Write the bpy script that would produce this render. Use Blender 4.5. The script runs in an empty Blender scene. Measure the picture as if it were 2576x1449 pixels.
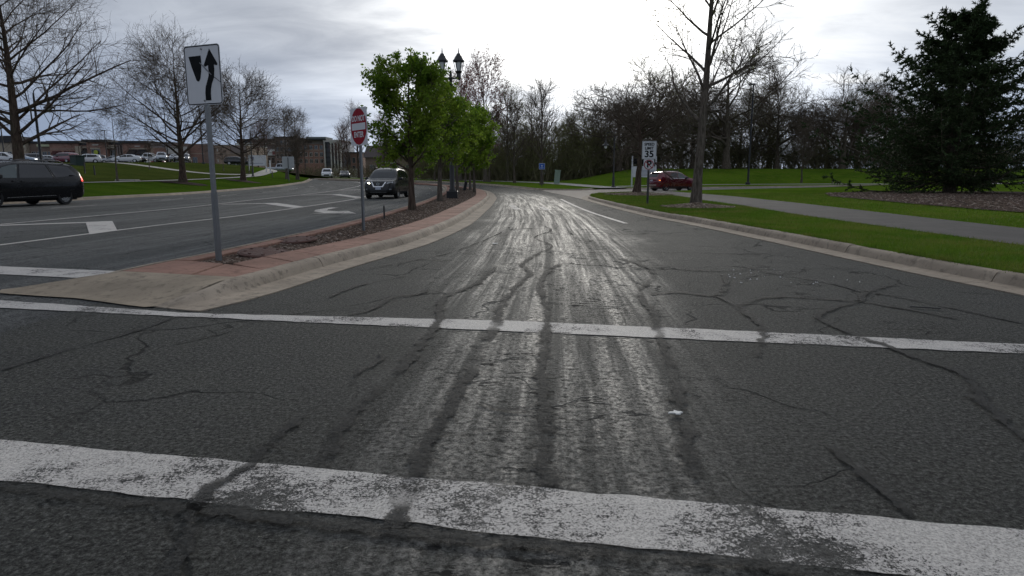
import bpy, bmesh, math, random
import numpy as np
from mathutils import Vector, Matrix
from mathutils.geometry import delaunay_2d_cdt
from mathutils.bvhtree import BVHTree

R = math.radians
SC = bpy.context.scene
COL = SC.collection
random.seed(4)

# ------------------------------------------------------------------ camera
cd = bpy.data.cameras.new('camera')
cd.sensor_width = 36.0
cd.lens = 1651.0 / 2576.0 * 36.0
cd.clip_start = 0.05
cd.clip_end = 6000
cam = bpy.data.objects.new('camera', cd)
cam.location = (0, 0, 1.2)
cam.rotation_euler = (R(90 - 9.575), 0, 0)
COL.objects.link(cam)
SC.camera = cam

# ------------------------------------------------------------------ sky and sun
SUN_AZ, SUN_EL = 6.5, 17.0          # degrees right of straight ahead, above horizon
sun_vec = Vector((math.sin(R(SUN_AZ)) * math.cos(R(SUN_EL)), math.cos(R(SUN_AZ)) * math.cos(R(SUN_EL)), math.sin(R(SUN_EL))))
W = bpy.data.worlds.new('World')
SC.world = W
W.use_nodes = True
wt = W.node_tree
for n in list(wt.nodes):
    wt.nodes.remove(n)


class NT:
    """small helper to write node graphs"""
    def __init__(s, tree):
        s.t = tree

    def n(s, typ, **kw):
        nd = s.t.nodes.new(typ)
        ins = kw.pop('ins', {})
        for k, v in kw.items():
            setattr(nd, k, v)
        for k, v in ins.items():
            s.put(nd, k, v)
        return nd

    def put(s, nd, k, v):
        if isinstance(v, bpy.types.NodeSocket):
            s.t.links.new(v, nd.inputs[k])
        else:
            if isinstance(v, (tuple, list)) and len(v) == 3 and nd.inputs[k].type == 'RGBA':
                v = (*v, 1)
            nd.inputs[k].default_value = v

    def math(s, op, a, b=0.0, c=0.0, clamp=False):
        nd = s.n('ShaderNodeMath', operation=op, use_clamp=clamp)
        s.put(nd, 0, a); s.put(nd, 1, b); s.put(nd, 2, c)
        return nd.outputs[0]

    def vmath(s, op, a, b=(0, 0, 0)):
        nd = s.n('ShaderNodeVectorMath', operation=op)
        s.put(nd, 0, a); s.put(nd, 1, b)
        return nd

    def noise(s, vec, scale, detail=4, rough=.55, dist=0.0, typ='FBM'):
        nd = s.n('ShaderNodeTexNoise', noise_dimensions='3D')
        s.put(nd, 'Vector', vec)
        nd.inputs['Scale'].default_value = scale
        nd.inputs['Detail'].default_value = detail
        nd.inputs['Roughness'].default_value = rough
        nd.inputs['Distortion'].default_value = dist
        return nd.outputs['Fac']

    def ramp(s, fac, a, b, lo=0.0, hi=1.0, mode='SMOOTHSTEP'):
        nd = s.n('ShaderNodeMapRange', interpolation_type=mode)
        s.put(nd, 'Value', fac)
        s.put(nd, 'From Min', a); s.put(nd, 'From Max', b); s.put(nd, 'To Min', lo); s.put(nd, 'To Max', hi)
        return nd.outputs[0]

    def mix(s, fac, a, b, blend='MIX'):
        nd = s.n('ShaderNodeMix', data_type='RGBA', blend_type=blend)
        s.put(nd, 0, fac)
        for k, v in ((6, a), (7, b)):
            if isinstance(v, (tuple, list)) and len(v) == 3:
                v = (*v, 1)
            s.put(nd, k, v)
        return nd.outputs[2]

    def scale(s, vec, sc):
        nd = s.n('ShaderNodeMapping')
        s.put(nd, 'Vector', vec)
        nd.inputs['Scale'].default_value = sc
        return nd.outputs[0]

    def bump(s, h, strength=.5, dist=.01, normal=None):
        nd = s.n('ShaderNodeBump')
        nd.inputs['Strength'].default_value = strength
        nd.inputs['Distance'].default_value = dist
        s.put(nd, 'Height', h)
        if normal is not None:
            s.put(nd, 'Normal', normal)
        return nd.outputs[0]


w = NT(wt)
tc = w.n('ShaderNodeTexCoord')
dirn = w.vmath('NORMALIZE', tc.outputs['Generated']).outputs[0]
sep = w.n('ShaderNodeSeparateXYZ', ins={0: dirn})
elev = w.math('MAXIMUM', sep.outputs[2], 0.0)
inv = w.math('DIVIDE', 1.0, w.math('ADD', elev, 0.20))
cl = w.n('ShaderNodeVectorMath', operation='SCALE')
w.put(cl, 0, dirn); w.put(cl, 'Scale', inv)
flat = w.scale(cl.outputs[0], (1.0, 1.0, 0.35))
big = w.noise(w.scale(flat, (.55, .9, 1.0)), 0.9, 5, .55, .5)
fine = w.noise(w.scale(flat, (.8, 1.7, 1.0)), 2.3, 7, .6, .6)
cloudn = w.math('ADD', w.math('MULTIPLY', big, .62), w.math('MULTIPLY', fine, .38))
cloudn = w.math('SUBTRACT', cloudn, w.math('MULTIPLY', sep.outputs[0], .10))     # the cloud bank is thicker to the left
dens = w.ramp(cloudn, .32, .68)
dotn = w.n('ShaderNodeVectorMath', operation='DOT_PRODUCT')
w.put(dotn, 0, dirn); w.put(dotn, 1, tuple(sun_vec))
dp = w.math('MAXIMUM', dotn.outputs['Value'], 0.0)
g_wide = w.math('POWER', dp, 9.0)
g_mid = w.math('POWER', dp, 26.0)
g_core = w.math('POWER', dp, 150.0)
# thin cloud lets the hidden sun through, thick cloud holds it back
thin = w.ramp(cloudn, .32, .66, 1.4, .42)
glow = w.math('MULTIPLY', thin, w.math('ADD', w.math('MULTIPLY', g_wide, .30), w.math('ADD', w.math('MULTIPLY', g_mid, .70), w.math('MULTIPLY', g_core, 2.6))))
cloud_col = w.mix(dens, (.385, .425, .495), (.245, .275, .335))
warm = w.n('ShaderNodeMix', data_type='RGBA', blend_type='MULTIPLY')
gcol = w.n('ShaderNodeVectorMath', operation='SCALE')
w.put(gcol, 0, (1.0, .960, .870)); w.put(gcol, 'Scale', glow)
tint = w.mix(w.ramp(elev, .0, .22), (.84, .96, 1.13), (1.0, 1.0, 1.0))     # air near the horizon is bluer
cloud_col = w.mix(1.0, cloud_col, tint, 'MULTIPLY')
cloud_lit = w.vmath('ADD', cloud_col, gcol.outputs[0]).outputs[0]
bg_cloud = w.n('ShaderNodeBackground', ins={'Color': cloud_lit, 'Strength': 1.0})
sky = w.n('ShaderNodeTexSky', sky_type='NISHITA', sun_disc=False, sun_elevation=R(SUN_EL), sun_rotation=R(SUN_AZ), altitude=250, air_density=1.0, dust_density=1.5, ozone_density=1.0)
bg_sky = w.n('ShaderNodeBackground', ins={'Color': sky.outputs[0], 'Strength': .06})
cover = w.ramp(cloudn, .30, .42, .72, 1.0)
mixs = w.n('ShaderNodeMixShader', ins={0: cover, 1: bg_sky.outputs[0], 2: bg_cloud.outputs[0]})
w.n('ShaderNodeOutputWorld', ins={0: mixs.outputs[0]})

sl = bpy.data.lights.new('sun', 'SUN')
sl.energy = 1.0
sl.angle = R(14)
sl.color = (1.0, .95, .86)
sun = bpy.data.objects.new('sun', sl)
sun.rotation_euler = (-sun_vec).to_track_quat('-Z', 'Y').to_euler()
sun.location = (0, 0, 40)
COL.objects.link(sun)

SC.view_settings.view_transform = 'Standard'
SC.view_settings.look = 'None'
SC.view_settings.exposure = 0.35
SC.view_settings.gamma = 1.0
SC.view_settings.use_curve_mapping = False

# ------------------------------------------------------------------ materials
MATS = {}


def mat(name, build):
    if name in MATS:
        return MATS[name]
    m = bpy.data.materials.new(name)
    m.use_nodes = True
    t = m.node_tree
    for n in list(t.nodes):
        t.nodes.remove(n)
    k = NT(t)
    out = k.n('ShaderNodeOutputMaterial')
    bs = k.n('ShaderNodeBsdfPrincipled')
    t.links.new(bs.outputs[0], out.inputs[0])
    build(k, bs, out)
    MATS[name] = m
    return m


def simple(name, col, rough=.6, metal=0.0, var=.25, scale=6.0, bump=0.0, spec=.5, coat=0.0, emit=None, emits=0.0):
    """a plain surface with grain: colour varies with object-space noise"""
    def b(k, bs, out):
        tcn = k.n('ShaderNodeTexCoord').outputs['Object']
        nz = k.noise(tcn, scale, 5, .6)
        lo = tuple(c * (1 - var) for c in col); hi = tuple(min(1, c * (1 + var)) for c in col)
        k.put(bs, 'Base Color', k.mix(nz, lo, hi))
        k.put(bs, 'Roughness', k.ramp(k.noise(tcn, scale * 2.3, 3), .3, .7, max(.02, rough * .85), min(1, rough * 1.15)))
        bs.inputs['Metallic'].default_value = metal
        bs.inputs['Specular IOR Level'].default_value = spec
        if coat:
            bs.inputs['Coat Weight'].default_value = coat
            bs.inputs['Coat Roughness'].default_value = .06
        if bump:
            k.put(bs, 'Normal', k.bump(k.noise(tcn, scale * 6, 4), bump, .02))
        if emit:
            bs.inputs['Emission Color'].default_value = (*emit, 1)
            bs.inputs['Emission Strength'].default_value = emits
    return mat(name, b)


def asphalt(name, worn=True, base=(.052, .0525, .0485)):
    def b(k, bs, out):
        uv = k.n('ShaderNodeUVMap', uv_map='UVMap').outputs[0]
        geo = k.n('ShaderNodeNewGeometry').outputs['Position']
        s = k.n('ShaderNodeSeparateXYZ', ins={0: uv})
        u, v = s.outputs[0], s.outputs[1]
        blot = k.noise(geo, .35, 5, .6)
        mid = k.noise(geo, 2.2, 5, .65)
        grain = k.noise(geo, 42, 6, .88)
        fleck = k.noise(geo, 45, 2, .5)
        # worn wheel-polished band in the middle of the lane: streaks follow the road
        streak = k.noise(k.scale(uv, (7.0, .12, 1)), 1.0, 3, .55, .25)
        streak2 = k.noise(k.scale(uv, (15, .45, 1)), 1.0, 3, .6, .4)
        wob = k.math('ADD', u, k.math('MULTIPLY', k.noise(geo, .5, 3), 1.2))
        hw = k.ramp(v, 2, 13, .62, 1.45)
        band = k.ramp(k.math('SUBTRACT', k.math('ABSOLUTE', k.math('SUBTRACT', wob, 4.55)), hw), -.35, .65, 1, 0)
        band = k.math('MULTIPLY', band, k.ramp(v, 44, 60, 1, .25))
        if not worn:
            band = k.math('MULTIPLY', k.ramp(k.noise(k.scale(uv, (.55, .03, 1)), 1.0, 2), .42, .58), .6)
        st = k.ramp(k.math('ADD', k.math('MULTIPLY', streak, .6), k.math('MULTIPLY', streak2, .4)), .37, .62)
        polish = k.math('MULTIPLY', band, k.math('ADD', .2, k.math('MULTIPLY', st, .8)))
        polish = k.math('MULTIPLY', polish, k.ramp(k.noise(geo, 26, 6, .85), .40, .60, .10, 1.2))
        # short cross fissures in the tired middle of the lane
        fis = k.noise(k.scale(uv, (6.5, 15.0, 1)), 1.0, 5, .68, .7)
        fism = k.math('MULTIPLY', k.ramp(fis, .57, .615), k.math('MULTIPLY', band, k.math('MULTIPLY', k.ramp(k.noise(geo, .9, 3), .40, .58), k.ramp(v, 10, 17, 1, .15))))
        # hairline cracks (cell borders, broken up)
        vor = k.n('ShaderNodeTexVoronoi', feature='DISTANCE_TO_EDGE')
        warp = k.vmath('ADD', geo, k.n('ShaderNodeVectorMath', operation='SCALE', ins={0: k.n('ShaderNodeTexNoise', ins={'Vector': geo, 'Scale': 1.3, 'Detail': 4.0}).outputs['Color'], 'Scale': 1.1}).outputs[0]).outputs[0]
        k.put(vor, 'Vector', warp)
        vor.inputs['Scale'].default_value = .42
        crack = k.math('MULTIPLY', k.ramp(vor.outputs['Distance'], .002, .012, 1, 0), k.ramp(k.noise(geo, .6, 2), .42, .60))
        vor2 = k.n('ShaderNodeTexVoronoi', feature='DISTANCE_TO_EDGE')
        k.put(vor2, 'Vector', warp)
        vor2.inputs['Scale'].default_value = 2.1
        tired = k.ramp(k.noise(geo, .45, 3), .50, .62)
        crack2 = k.math('MULTIPLY', k.ramp(vor2.outputs['Distance'], .006, .035, 1, 0), k.math('MULTIPLY', tired, k.ramp(k.noise(geo, 2.5, 3), .42, .6)))
        dark = k.math('MAXIMUM', fism, k.math('MAXIMUM', k.math('MULTIPLY', crack, .8), k.math('MULTIPLY', crack2, .75)))
        c = k.mix(k.ramp(blot, .3, .7), tuple(x * .78 for x in base), tuple(x * 1.2 for x in base))
        c = k.mix(k.ramp(k.noise(geo, 9, 5, .75), .42, .70, 0, .6), c, tuple(x * .45 for x in base))
        c = k.mix(k.math('MULTIPLY', k.ramp(mid, .35, .7), .6), c, (base[0] * 1.35, base[1] * 1.33, base[2] * 1.25))
        c = k.mix(k.math('MULTIPLY', polish, .55), c, (.115, .112, .105))
        c = k.mix(k.ramp(grain, .49, .42, 0, .92), c, (.007, .007, .0065))
        c = k.mix(k.ramp(grain, .52, .59, 0, .85), c, tuple(x * 2.7 for x in base))
        c = k.mix(k.ramp(fleck, .68, .76, 0, .8), c, (.26, .25, .21))
        c = k.mix(k.math('MULTIPLY', dark, .85), c, (.010, .010, .010))
        k.put(bs, 'Base Color', c)
        rgh = k.math('SUBTRACT', .84, k.math('MULTIPLY', polish, .30))
        rgh = k.math('ADD', rgh, k.math('MULTIPLY', k.math('SUBTRACT', mid, .5), .22))
        k.put(bs, 'Roughness', k.math('ADD', rgh, k.math('MULTIPLY', dark, .3), clamp=True))
        k.put(bs, 'Specular IOR Level', k.ramp(polish, 0, 1, .12, .62))
        h = k.math('ADD', k.math('MULTIPLY', grain, .9), k.math('MULTIPLY', st, k.math('MULTIPLY', band, .5)))
        h = k.math('SUBTRACT', h, k.math('MULTIPLY', dark, 1.4))
        k.put(bs, 'Normal', k.bump(h, .9, .016))
    return mat(name, b)


def paint_mat(name, wear=.5, col=(.60, .565, .52)):
    """worn road paint: chips and cracks show the road underneath"""
    def b(k, bs, out):
        geo = k.n('ShaderNodeNewGeometry').outputs['Position']
        n1 = k.noise(geo, 105, 5, .8, .2)
        n2 = k.noise(geo, 1.6, 4, .6)
        n3 = k.noise(k.scale(geo, (1.0, 1.5, 1)), 20, 6, .78, .4)
        vor = k.n('ShaderNodeTexVoronoi', feature='DISTANCE_TO_EDGE')
        warp = k.vmath('ADD', geo, k.n('ShaderNodeVectorMath', operation='SCALE', ins={0: k.n('ShaderNodeTexNoise', ins={'Vector': geo, 'Scale': 6.0, 'Detail': 4.0}).outputs['Color'], 'Scale': .25}).outputs[0]).outputs[0]
        k.put(vor, 'Vector', warp)
        vor.inputs['Scale'].default_value = 4.5
        ck = k.ramp(vor.outputs['Distance'], .004, .03, 1, 0)
        loss = k.math('ADD', k.math('MULTIPLY', n1, .5), k.math('ADD', k.math('MULTIPLY', n3, .32), k.math('MULTIPLY', n2, .55)))
        m = k.ramp(loss, .785 - wear * .12, .845 - wear * .12)
        m = k.math('MAXIMUM', m, k.math('MULTIPLY', ck, k.ramp(n2, .45, .6, 0, .8)))
        c = k.mix(k.ramp(n1, .38, .62), col, tuple(x * .45 for x in col))
        c = k.mix(k.ramp(n2, .35, .65, 0, .45), c, (.36, .34, .33))
        k.put(bs, 'Base Color', c)
        bs.inputs['Roughness'].default_value = .75
        bs.inputs['Specular IOR Level'].default_value = .3
        k.put(bs, 'Normal', k.bump(n1, .4, .006))
        tr = k.n('ShaderNodeBsdfTransparent')
        mx = k.n('ShaderNodeMixShader', ins={0: k.math('MULTIPLY', m, .93), 1: bs.outputs[0], 2: tr.outputs[0]})
        k.t.links.new(mx.outputs[0], out.inputs[0])
    return mat(name, b)


def seal_mat():
    """crack filler: ragged dark band fading at its edges"""
    def b(k, bs, out):
        uv = k.n('ShaderNodeUVMap', uv_map='UVMap').outputs[0]
        geo = k.n('ShaderNodeNewGeometry').outputs['Position']
        s = k.n('ShaderNodeSeparateXYZ', ins={0: uv})
        edge = k.math('ABSOLUTE', s.outputs[0])
        nz = k.noise(geo, 70, 4, .8)
        n2 = k.noise(geo, 11, 6, .72)
        cov = k.math('ADD', edge, k.math('MULTIPLY', k.math('SUBTRACT', nz, .5), .7))
        cov = k.math('ADD', cov, k.math('MULTIPLY', k.math('SUBTRACT', n2, .5), 2.6))
        alpha = k.math('MULTIPLY', k.ramp(cov, .48, .60, .78, 0), k.ramp(k.noise(geo, 1.9, 3), .36, .52, .25, 1.0))
        k.put(bs, 'Base Color', k.mix(k.ramp(nz, .35, .68), (.008, .008, .008), (.060, .060, .056)))
        bs.inputs['Roughness'].default_value = .85
        bs.inputs['Specular IOR Level'].default_value = .18
        k.put(bs, 'Normal', k.bump(k.noise(geo, 30, 4), .8, .012))
        tr = k.n('ShaderNodeBsdfTransparent')
        mx = k.n('ShaderNodeMixShader', ins={0: alpha, 1: tr.outputs[0], 2: bs.outputs[0]})
        k.t.links.new(mx.outputs[0], out.inputs[0])
    return mat('crack_seal', b)


def concrete(name, col, stain=.5, streaky=0.0):
    def b(k, bs, out):
        geo = k.n('ShaderNodeNewGeometry').outputs['Position']
        n1 = k.noise(geo, 1.1, 6, .65)
        n2 = k.noise(geo, 9, 5, .7)
        n3 = k.noise(geo, 60, 3, .6)
        oi = k.n('ShaderNodeObjectInfo').outputs['Random']
        c = k.mix(k.ramp(n1, .3, .7), tuple(x * (1 - .35 * stain) for x in col), tuple(x * 1.15 for x in col))
        c = k.mix(k.math('MULTIPLY', k.ramp(n2, .50, .68), stain), c, tuple(x * .42 for x in col))
        c = k.mix(k.math('MULTIPLY', k.ramp(k.noise(geo, 3.2, 6, .75), .50, .68), stain * .7), c, tuple(x * .5 for x in col))
        c = k.mix(k.ramp(n3, .62, .72, 0, .5), c, tuple(x * .4 for x in col))
        c = k.mix(k.math('MULTIPLY', oi, .3), c, tuple(x * .72 for x in col))
        k.put(bs, 'Base Color', c)
        bs.inputs['Roughness'].default_value = .88
        bs.inputs['Specular IOR Level'].default_value = .12
        k.put(bs, 'Normal', k.bump(k.math('ADD', n3, n2), .35, .006))
    return mat(name, b)


def grass_ground(name, a, bcol, dry=(.11, .10, .045), dryness=.25):
    def b(k, bs, out):
        geo = k.n('ShaderNodeNewGeometry').outputs['Position']
        n1 = k.noise(geo, .22, 5, .6)
        n2 = k.noise(geo, 2.6, 5, .7)
        n3 = k.noise(geo, 24, 4, .75)
        c = k.mix(k.ramp(n1, .33, .67), a, bcol)
        c = k.mix(k.ramp(k.noise(geo, .75, 5, .7), .45, .66, 0, .55), c, (a[0] * 2.1, a[1] * 1.45, a[2] * 1.6))
        c = k.mix(k.math('MULTIPLY', k.ramp(n2, .48, .72), dryness), c, dry)
        c = k.mix(k.ramp(n3, .35, .65, .55, 0), c, tuple(x * .35 for x in a))
        k.put(bs, 'Base Color', c)
        bs.inputs['Roughness'].default_value = .9
        bs.inputs['Specular IOR Level'].default_value = 0.0
        k.put(bs, 'Normal', k.bump(k.math('ADD', n3, k.math('MULTIPLY', n2, .8)), .9, .05))
    return mat(name, b)


def bark(name, col, var=.45):
    def b(k, bs, out):
        tcn = k.n('ShaderNodeTexCoord').outputs['Object']
        n1 = k.noise(k.scale(tcn, (9, 9, 1.6)), 1.6, 6, .7, .4)
        n2 = k.noise(tcn, 1.5, 4)
        c = k.mix(k.ramp(n1, .35, .65), tuple(x * (1 - var) for x in col), tuple(x * (1 + var) for x in col))
        c = k.mix(k.ramp(n2, .45, .7, 0, .35), c, (.07, .075, .05))
        k.put(bs, 'Base Color', c)
        bs.inputs['Roughness'].default_value = .9
        bs.inputs['Specular IOR Level'].default_value = .04
        k.put(bs, 'Normal', k.bump(n1, .9, .03))
    return mat(name, b)


def leaf_mat(name, cols, trans=.35):
    def b(k, bs, out):
        geo = k.n('ShaderNodeNewGeometry')
        rnd = geo.outputs['Random Per Island']
        n1 = k.noise(geo.outputs['Position'], .9, 3)
        c = k.mix(rnd, cols[0], cols[1])
        c = k.mix(k.ramp(n1, .4, .65, 0, .7), c, cols[2])
        k.put(bs, 'Base Color', c)
        bs.inputs['Roughness'].default_value = .6
        bs.inputs['Specular IOR Level'].default_value = .10
        tl = k.n('ShaderNodeBsdfTranslucent', ins={'Color': c})
        mx = k.n('ShaderNodeMixShader', ins={0: trans, 1: bs.outputs[0], 2: tl.outputs[0]})
        k.t.links.new(mx.outputs[0], out.inputs[0])
    return mat(name, b)


def chip_mat(name, cols):
    def b(k, bs, out):
        rnd = k.n('ShaderNodeNewGeometry').outputs['Random Per Island']
        c = k.mix(k.ramp(rnd, 0, .6, mode='LINEAR'), cols[0], cols[1])
        c = k.mix(k.ramp(rnd, .72, 1.0), c, cols[2])
        k.put(bs, 'Base Color', c)
        bs.inputs['Roughness'].default_value = .9
        bs.inputs['Specular IOR Level'].default_value = .05
    return mat(name, b)


def brick_mat(name, c1, c2, mortar, scale=1.0):
    def b(k, bs, out):
        tcn = k.n('ShaderNodeTexCoord').outputs['Object']
        sw = k.n('ShaderNodeSeparateXYZ', ins={0: tcn})
        cb = k.n('ShaderNodeCombineXYZ', ins={0: k.math('ADD', sw.outputs[0], sw.outputs[1]), 1: sw.outputs[2], 2: 0.0})
        br = k.n('ShaderNodeTexBrick')
        k.put(br, 'Vector', cb.outputs[0])
        for key, v in (('Color1', c1), ('Color2', c2), ('Mortar', mortar)):
            br.inputs[key].default_value = (*v, 1)
        br.inputs['Scale'].default_value = 2.0 * scale
        nz = k.noise(tcn, .5, 4)
        k.put(bs, 'Base Color', k.mix(k.ramp(nz, .3, .7, .0, .45), br.outputs['Color'], tuple(x * .5 for x in c1)))
        bs.inputs['Roughness'].default_value = .85
    return mat(name, b)


M = {}
M['asphalt'] = asphalt('asphalt_worn')
M['asphalt_left'] = asphalt('asphalt_opposite', worn=False, base=(.058, .060, .059))
M['paint'] = paint_mat('road_paint', .55)
M['paint_heavy'] = paint_mat('road_paint_chipped', .85)
M['paint_faint'] = paint_mat('road_paint_faint', 1.25, (.34, .34, .33))
M['paint_crisp'] = paint_mat('road_paint_crisp', .12)
M['seal'] = seal_mat()
M['kerb'] = concrete('kerb_concrete', (.33, .275, .215), .8)
M['nose'] = concrete('tan_concrete', (.31, .255, .19), .7)
M['redslab'] = concrete('red_concrete', (.30, .172, .130), .75)
M['walk'] = concrete('pale_concrete', (.36, .34, .30), .3)
M['apron'] = concrete('apron_concrete', (.33, .29, .245), .35)
M['path'] = concrete('path_asphalt', (.080, .075, .071), .4)
M['grass'] = grass_ground('lawn_grass', (.066, .130, .012), (.115, .195, .018), dry=(.19, .15, .06), dryness=.45)
M['grass_left'] = grass_ground('lawn_grass_left', (.045, .092, .010), (.074, .132, .014), dry=(.13, .11, .045), dryness=.3)
M['grass_dull'] = grass_ground('lawn_grass_dull', (.044, .064, .014), (.066, .088, .020), dryness=.4)
M['earth'] = grass_ground('far_ground', (.035, .055, .018), (.05, .06, .025), dryness=.5)
M['mulchbed'] = simple('mulch_soil', (.055, .040, .032), .95, var=.5, scale=18, bump=.8, spec=.03)
M['chips'] = chip_mat('bark_chips', [(.045, .030, .024), (.125, .088, .068), (.27, .225, .19)])
M['chips_pale'] = chip_mat('bark_chips_pale', [(.05, .036, .028), (.16, .12, .09), (.33, .28, .22)])
M['bark_dark'] = bark('bark_dark', (.095, .078, .062))
M['bark_grey'] = bark('bark_grey', (.11, .092, .076))
M['bark_brown'] = bark('bark_brown', (.075, .054, .043))
M['bark_olive'] = bark('bark_olive', (.085, .078, .052))
M['twig'] = simple('twig', (.115, .092, .073), .9, var=.3, spec=.03)
M['twig_red'] = simple('twig_red', (.19, .11, .098), .9, var=.3, spec=.03)
M['twig_olive'] = simple('twig_olive', (.16, .148, .085), .9, var=.3, spec=.03)
M['leaf'] = leaf_mat('spring_leaf', [(.050, .105, .010), (.15, .25, .024), (.24, .33, .042)], .45)
M['leaf_far'] = leaf_mat('spring_leaf_bright', [(.075, .155, .012), (.18, .29, .028), (.26, .37, .044)], .45)
M['bud_red'] = leaf_mat('red_bud', [(.25, .10, .10), (.33, .17, .15), (.20, .12, .10)], .4)
M['bud_green'] = leaf_mat('olive_bud', [(.13, .16, .042), (.21, .235, .07), (.14, .135, .06)], .4)
M['needle'] = leaf_mat('spruce_needle', [(.026, .044, .018), (.050, .078, .028), (.044, .058, .026)], .15)
M['blade'] = leaf_mat('grass_blade', [(.062, .128, .012), (.115, .205, .020), (.18, .18, .045)], .35)
M['steel'] = simple('galvanised_steel', (.20, .205, .21), .45, .75, .25, 9)
M['post_brown'] = simple('sign_post', (.10, .095, .095), .55, .5, .2, 9)
M['black_metal'] = simple('black_paint_metal', (.012, .012, .013), .42, 0, .2, 5)
M['sign_white'] = simple('sign_white', (.56, .57, .59), .5, 0, .08, 3)
M['sign_black'] = simple('sign_black', (.006, .007, .008), .6, 0, .1, 5, spec=.1)
M['sign_red'] = simple('sign_red', (.26, .006, .018), .6, 0, .12, 5, spec=.12)
M['sign_blue'] = simple('sign_blue', (.02, .10, .42), .5, 0, .1, 4)
M['sign_back'] = simple('sign_back', (.42, .43, .44), .5, .3, .1, 4)
M['rust'] = simple('rusty_iron', (.085, .040, .030), .85, .1, .5, 9, .6)
M['glass'] = simple('car_glass', (.010, .013, .015), .05, 0, .1, 2, spec=.55)
M['glass_tint'] = simple('car_glass_tinted', (.012, .012, .015), .09, 0, .1, 2, spec=.7)
M['glass_green'] = simple('car_glass_green', (.045, .065, .065), .06, 0, .1, 2, spec=.8)
M['tyre'] = simple('tyre_rubber', (.013, .013, .013), .85, 0, .2, 9)
M['rim'] = simple('alloy_rim', (.50, .50, .50), .3, .85, .1, 9)
M['chrome'] = simple('chrome', (.62, .62, .63), .12, 1.0, .05, 4)
M['plastic'] = simple('black_plastic', (.012, .012, .013), .6, 0, .2, 7)
M['lamp_clear'] = simple('clear_lamp', (.34, .35, .36), .08, .3, .2, 12, spec=.9)
M['lamp_on'] = simple('lit_headlamp', (.9, .9, .8), .2, 0, .05, 4, emit=(1, .98, .78), emits=9.0)
M['tail'] = simple('tail_lamp', (.32, .012, .012), .12, 0, .2, 9, spec=.8)
M['tail_on'] = simple('lit_tail_lamp', (.6, .02, .02), .15, 0, .1, 9, emit=(1, .08, .06), emits=1.6)
M['amber'] = simple('amber_marker', (.6, .14, .02), .2, 0, .1, 9, emit=(1, .30, .06), emits=1.2)
M['plate'] = simple('licence_plate', (.40, .43, .50), .4, 0, .25, 16)
M['lamp_glass'] = simple('frosted_glass', (.70, .71, .70), .25, 0, .08, 5, spec=.6)


def car_paint(name, col, rough=.22, metal=.35, coat=1.0):
    return simple(name, col, rough, metal, .08, 3, coat=coat)


# ------------------------------------------------------------------ mesh helpers
def link(name, me, m=None, parent=None, smooth=False):
    o = bpy.data.objects.new(name, me)
    COL.objects.link(o)
    if m is not None:
        for mm in (m if isinstance(m, (list, tuple)) else [m]):
            me.materials.append(mm)
    if smooth:
        me.polygons.foreach_set('use_smooth', [True] * len(me.polygons))
    if parent is not None:
        o.parent = parent
    return o


def py_mesh(name, V, F, m=None, parent=None, smooth=False, uv=None, mi=None):
    me = bpy.data.meshes.new(name)
    me.from_pydata([tuple(v) for v in V], [], [tuple(f) for f in F])
    if uv is not None:
        ul = me.uv_layers.new(name='UVMap')
        idx = np.empty(len(me.loops), np.int32)
        me.loops.foreach_get('vertex_index', idx)
        ul.data.foreach_set('uv', np.asarray(uv, np.float32)[idx].ravel())
    if mi is not None:
        me.polygons.foreach_set('material_index', mi)
    me.update()
    return link(name, me, m, parent, smooth)


def np_mesh(V, F):
    """mesh from numpy arrays: F has 3 or 4 columns"""
    me = bpy.data.meshes.new('m')
    n, kk = F.shape
    me.vertices.add(len(V))
    me.vertices.foreach_set('co', np.ascontiguousarray(V, np.float32).ravel())
    me.loops.add(n * kk)
    me.loops.foreach_set('vertex_index', np.ascontiguousarray(F, np.int32).ravel())
    me.polygons.add(n)
    me.polygons.foreach_set('loop_start', np.arange(0, n * kk, kk, dtype=np.int32))
    me.polygons.foreach_set('loop_total', np.full(n, kk, np.int32))
    me.update(calc_edges=True)
    return me


def np_obj(name, V, F, m, parent=None, smooth=False):
    me = np_mesh(V, F)
    me.name = name
    return link(name, me, m, parent, smooth)


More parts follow.
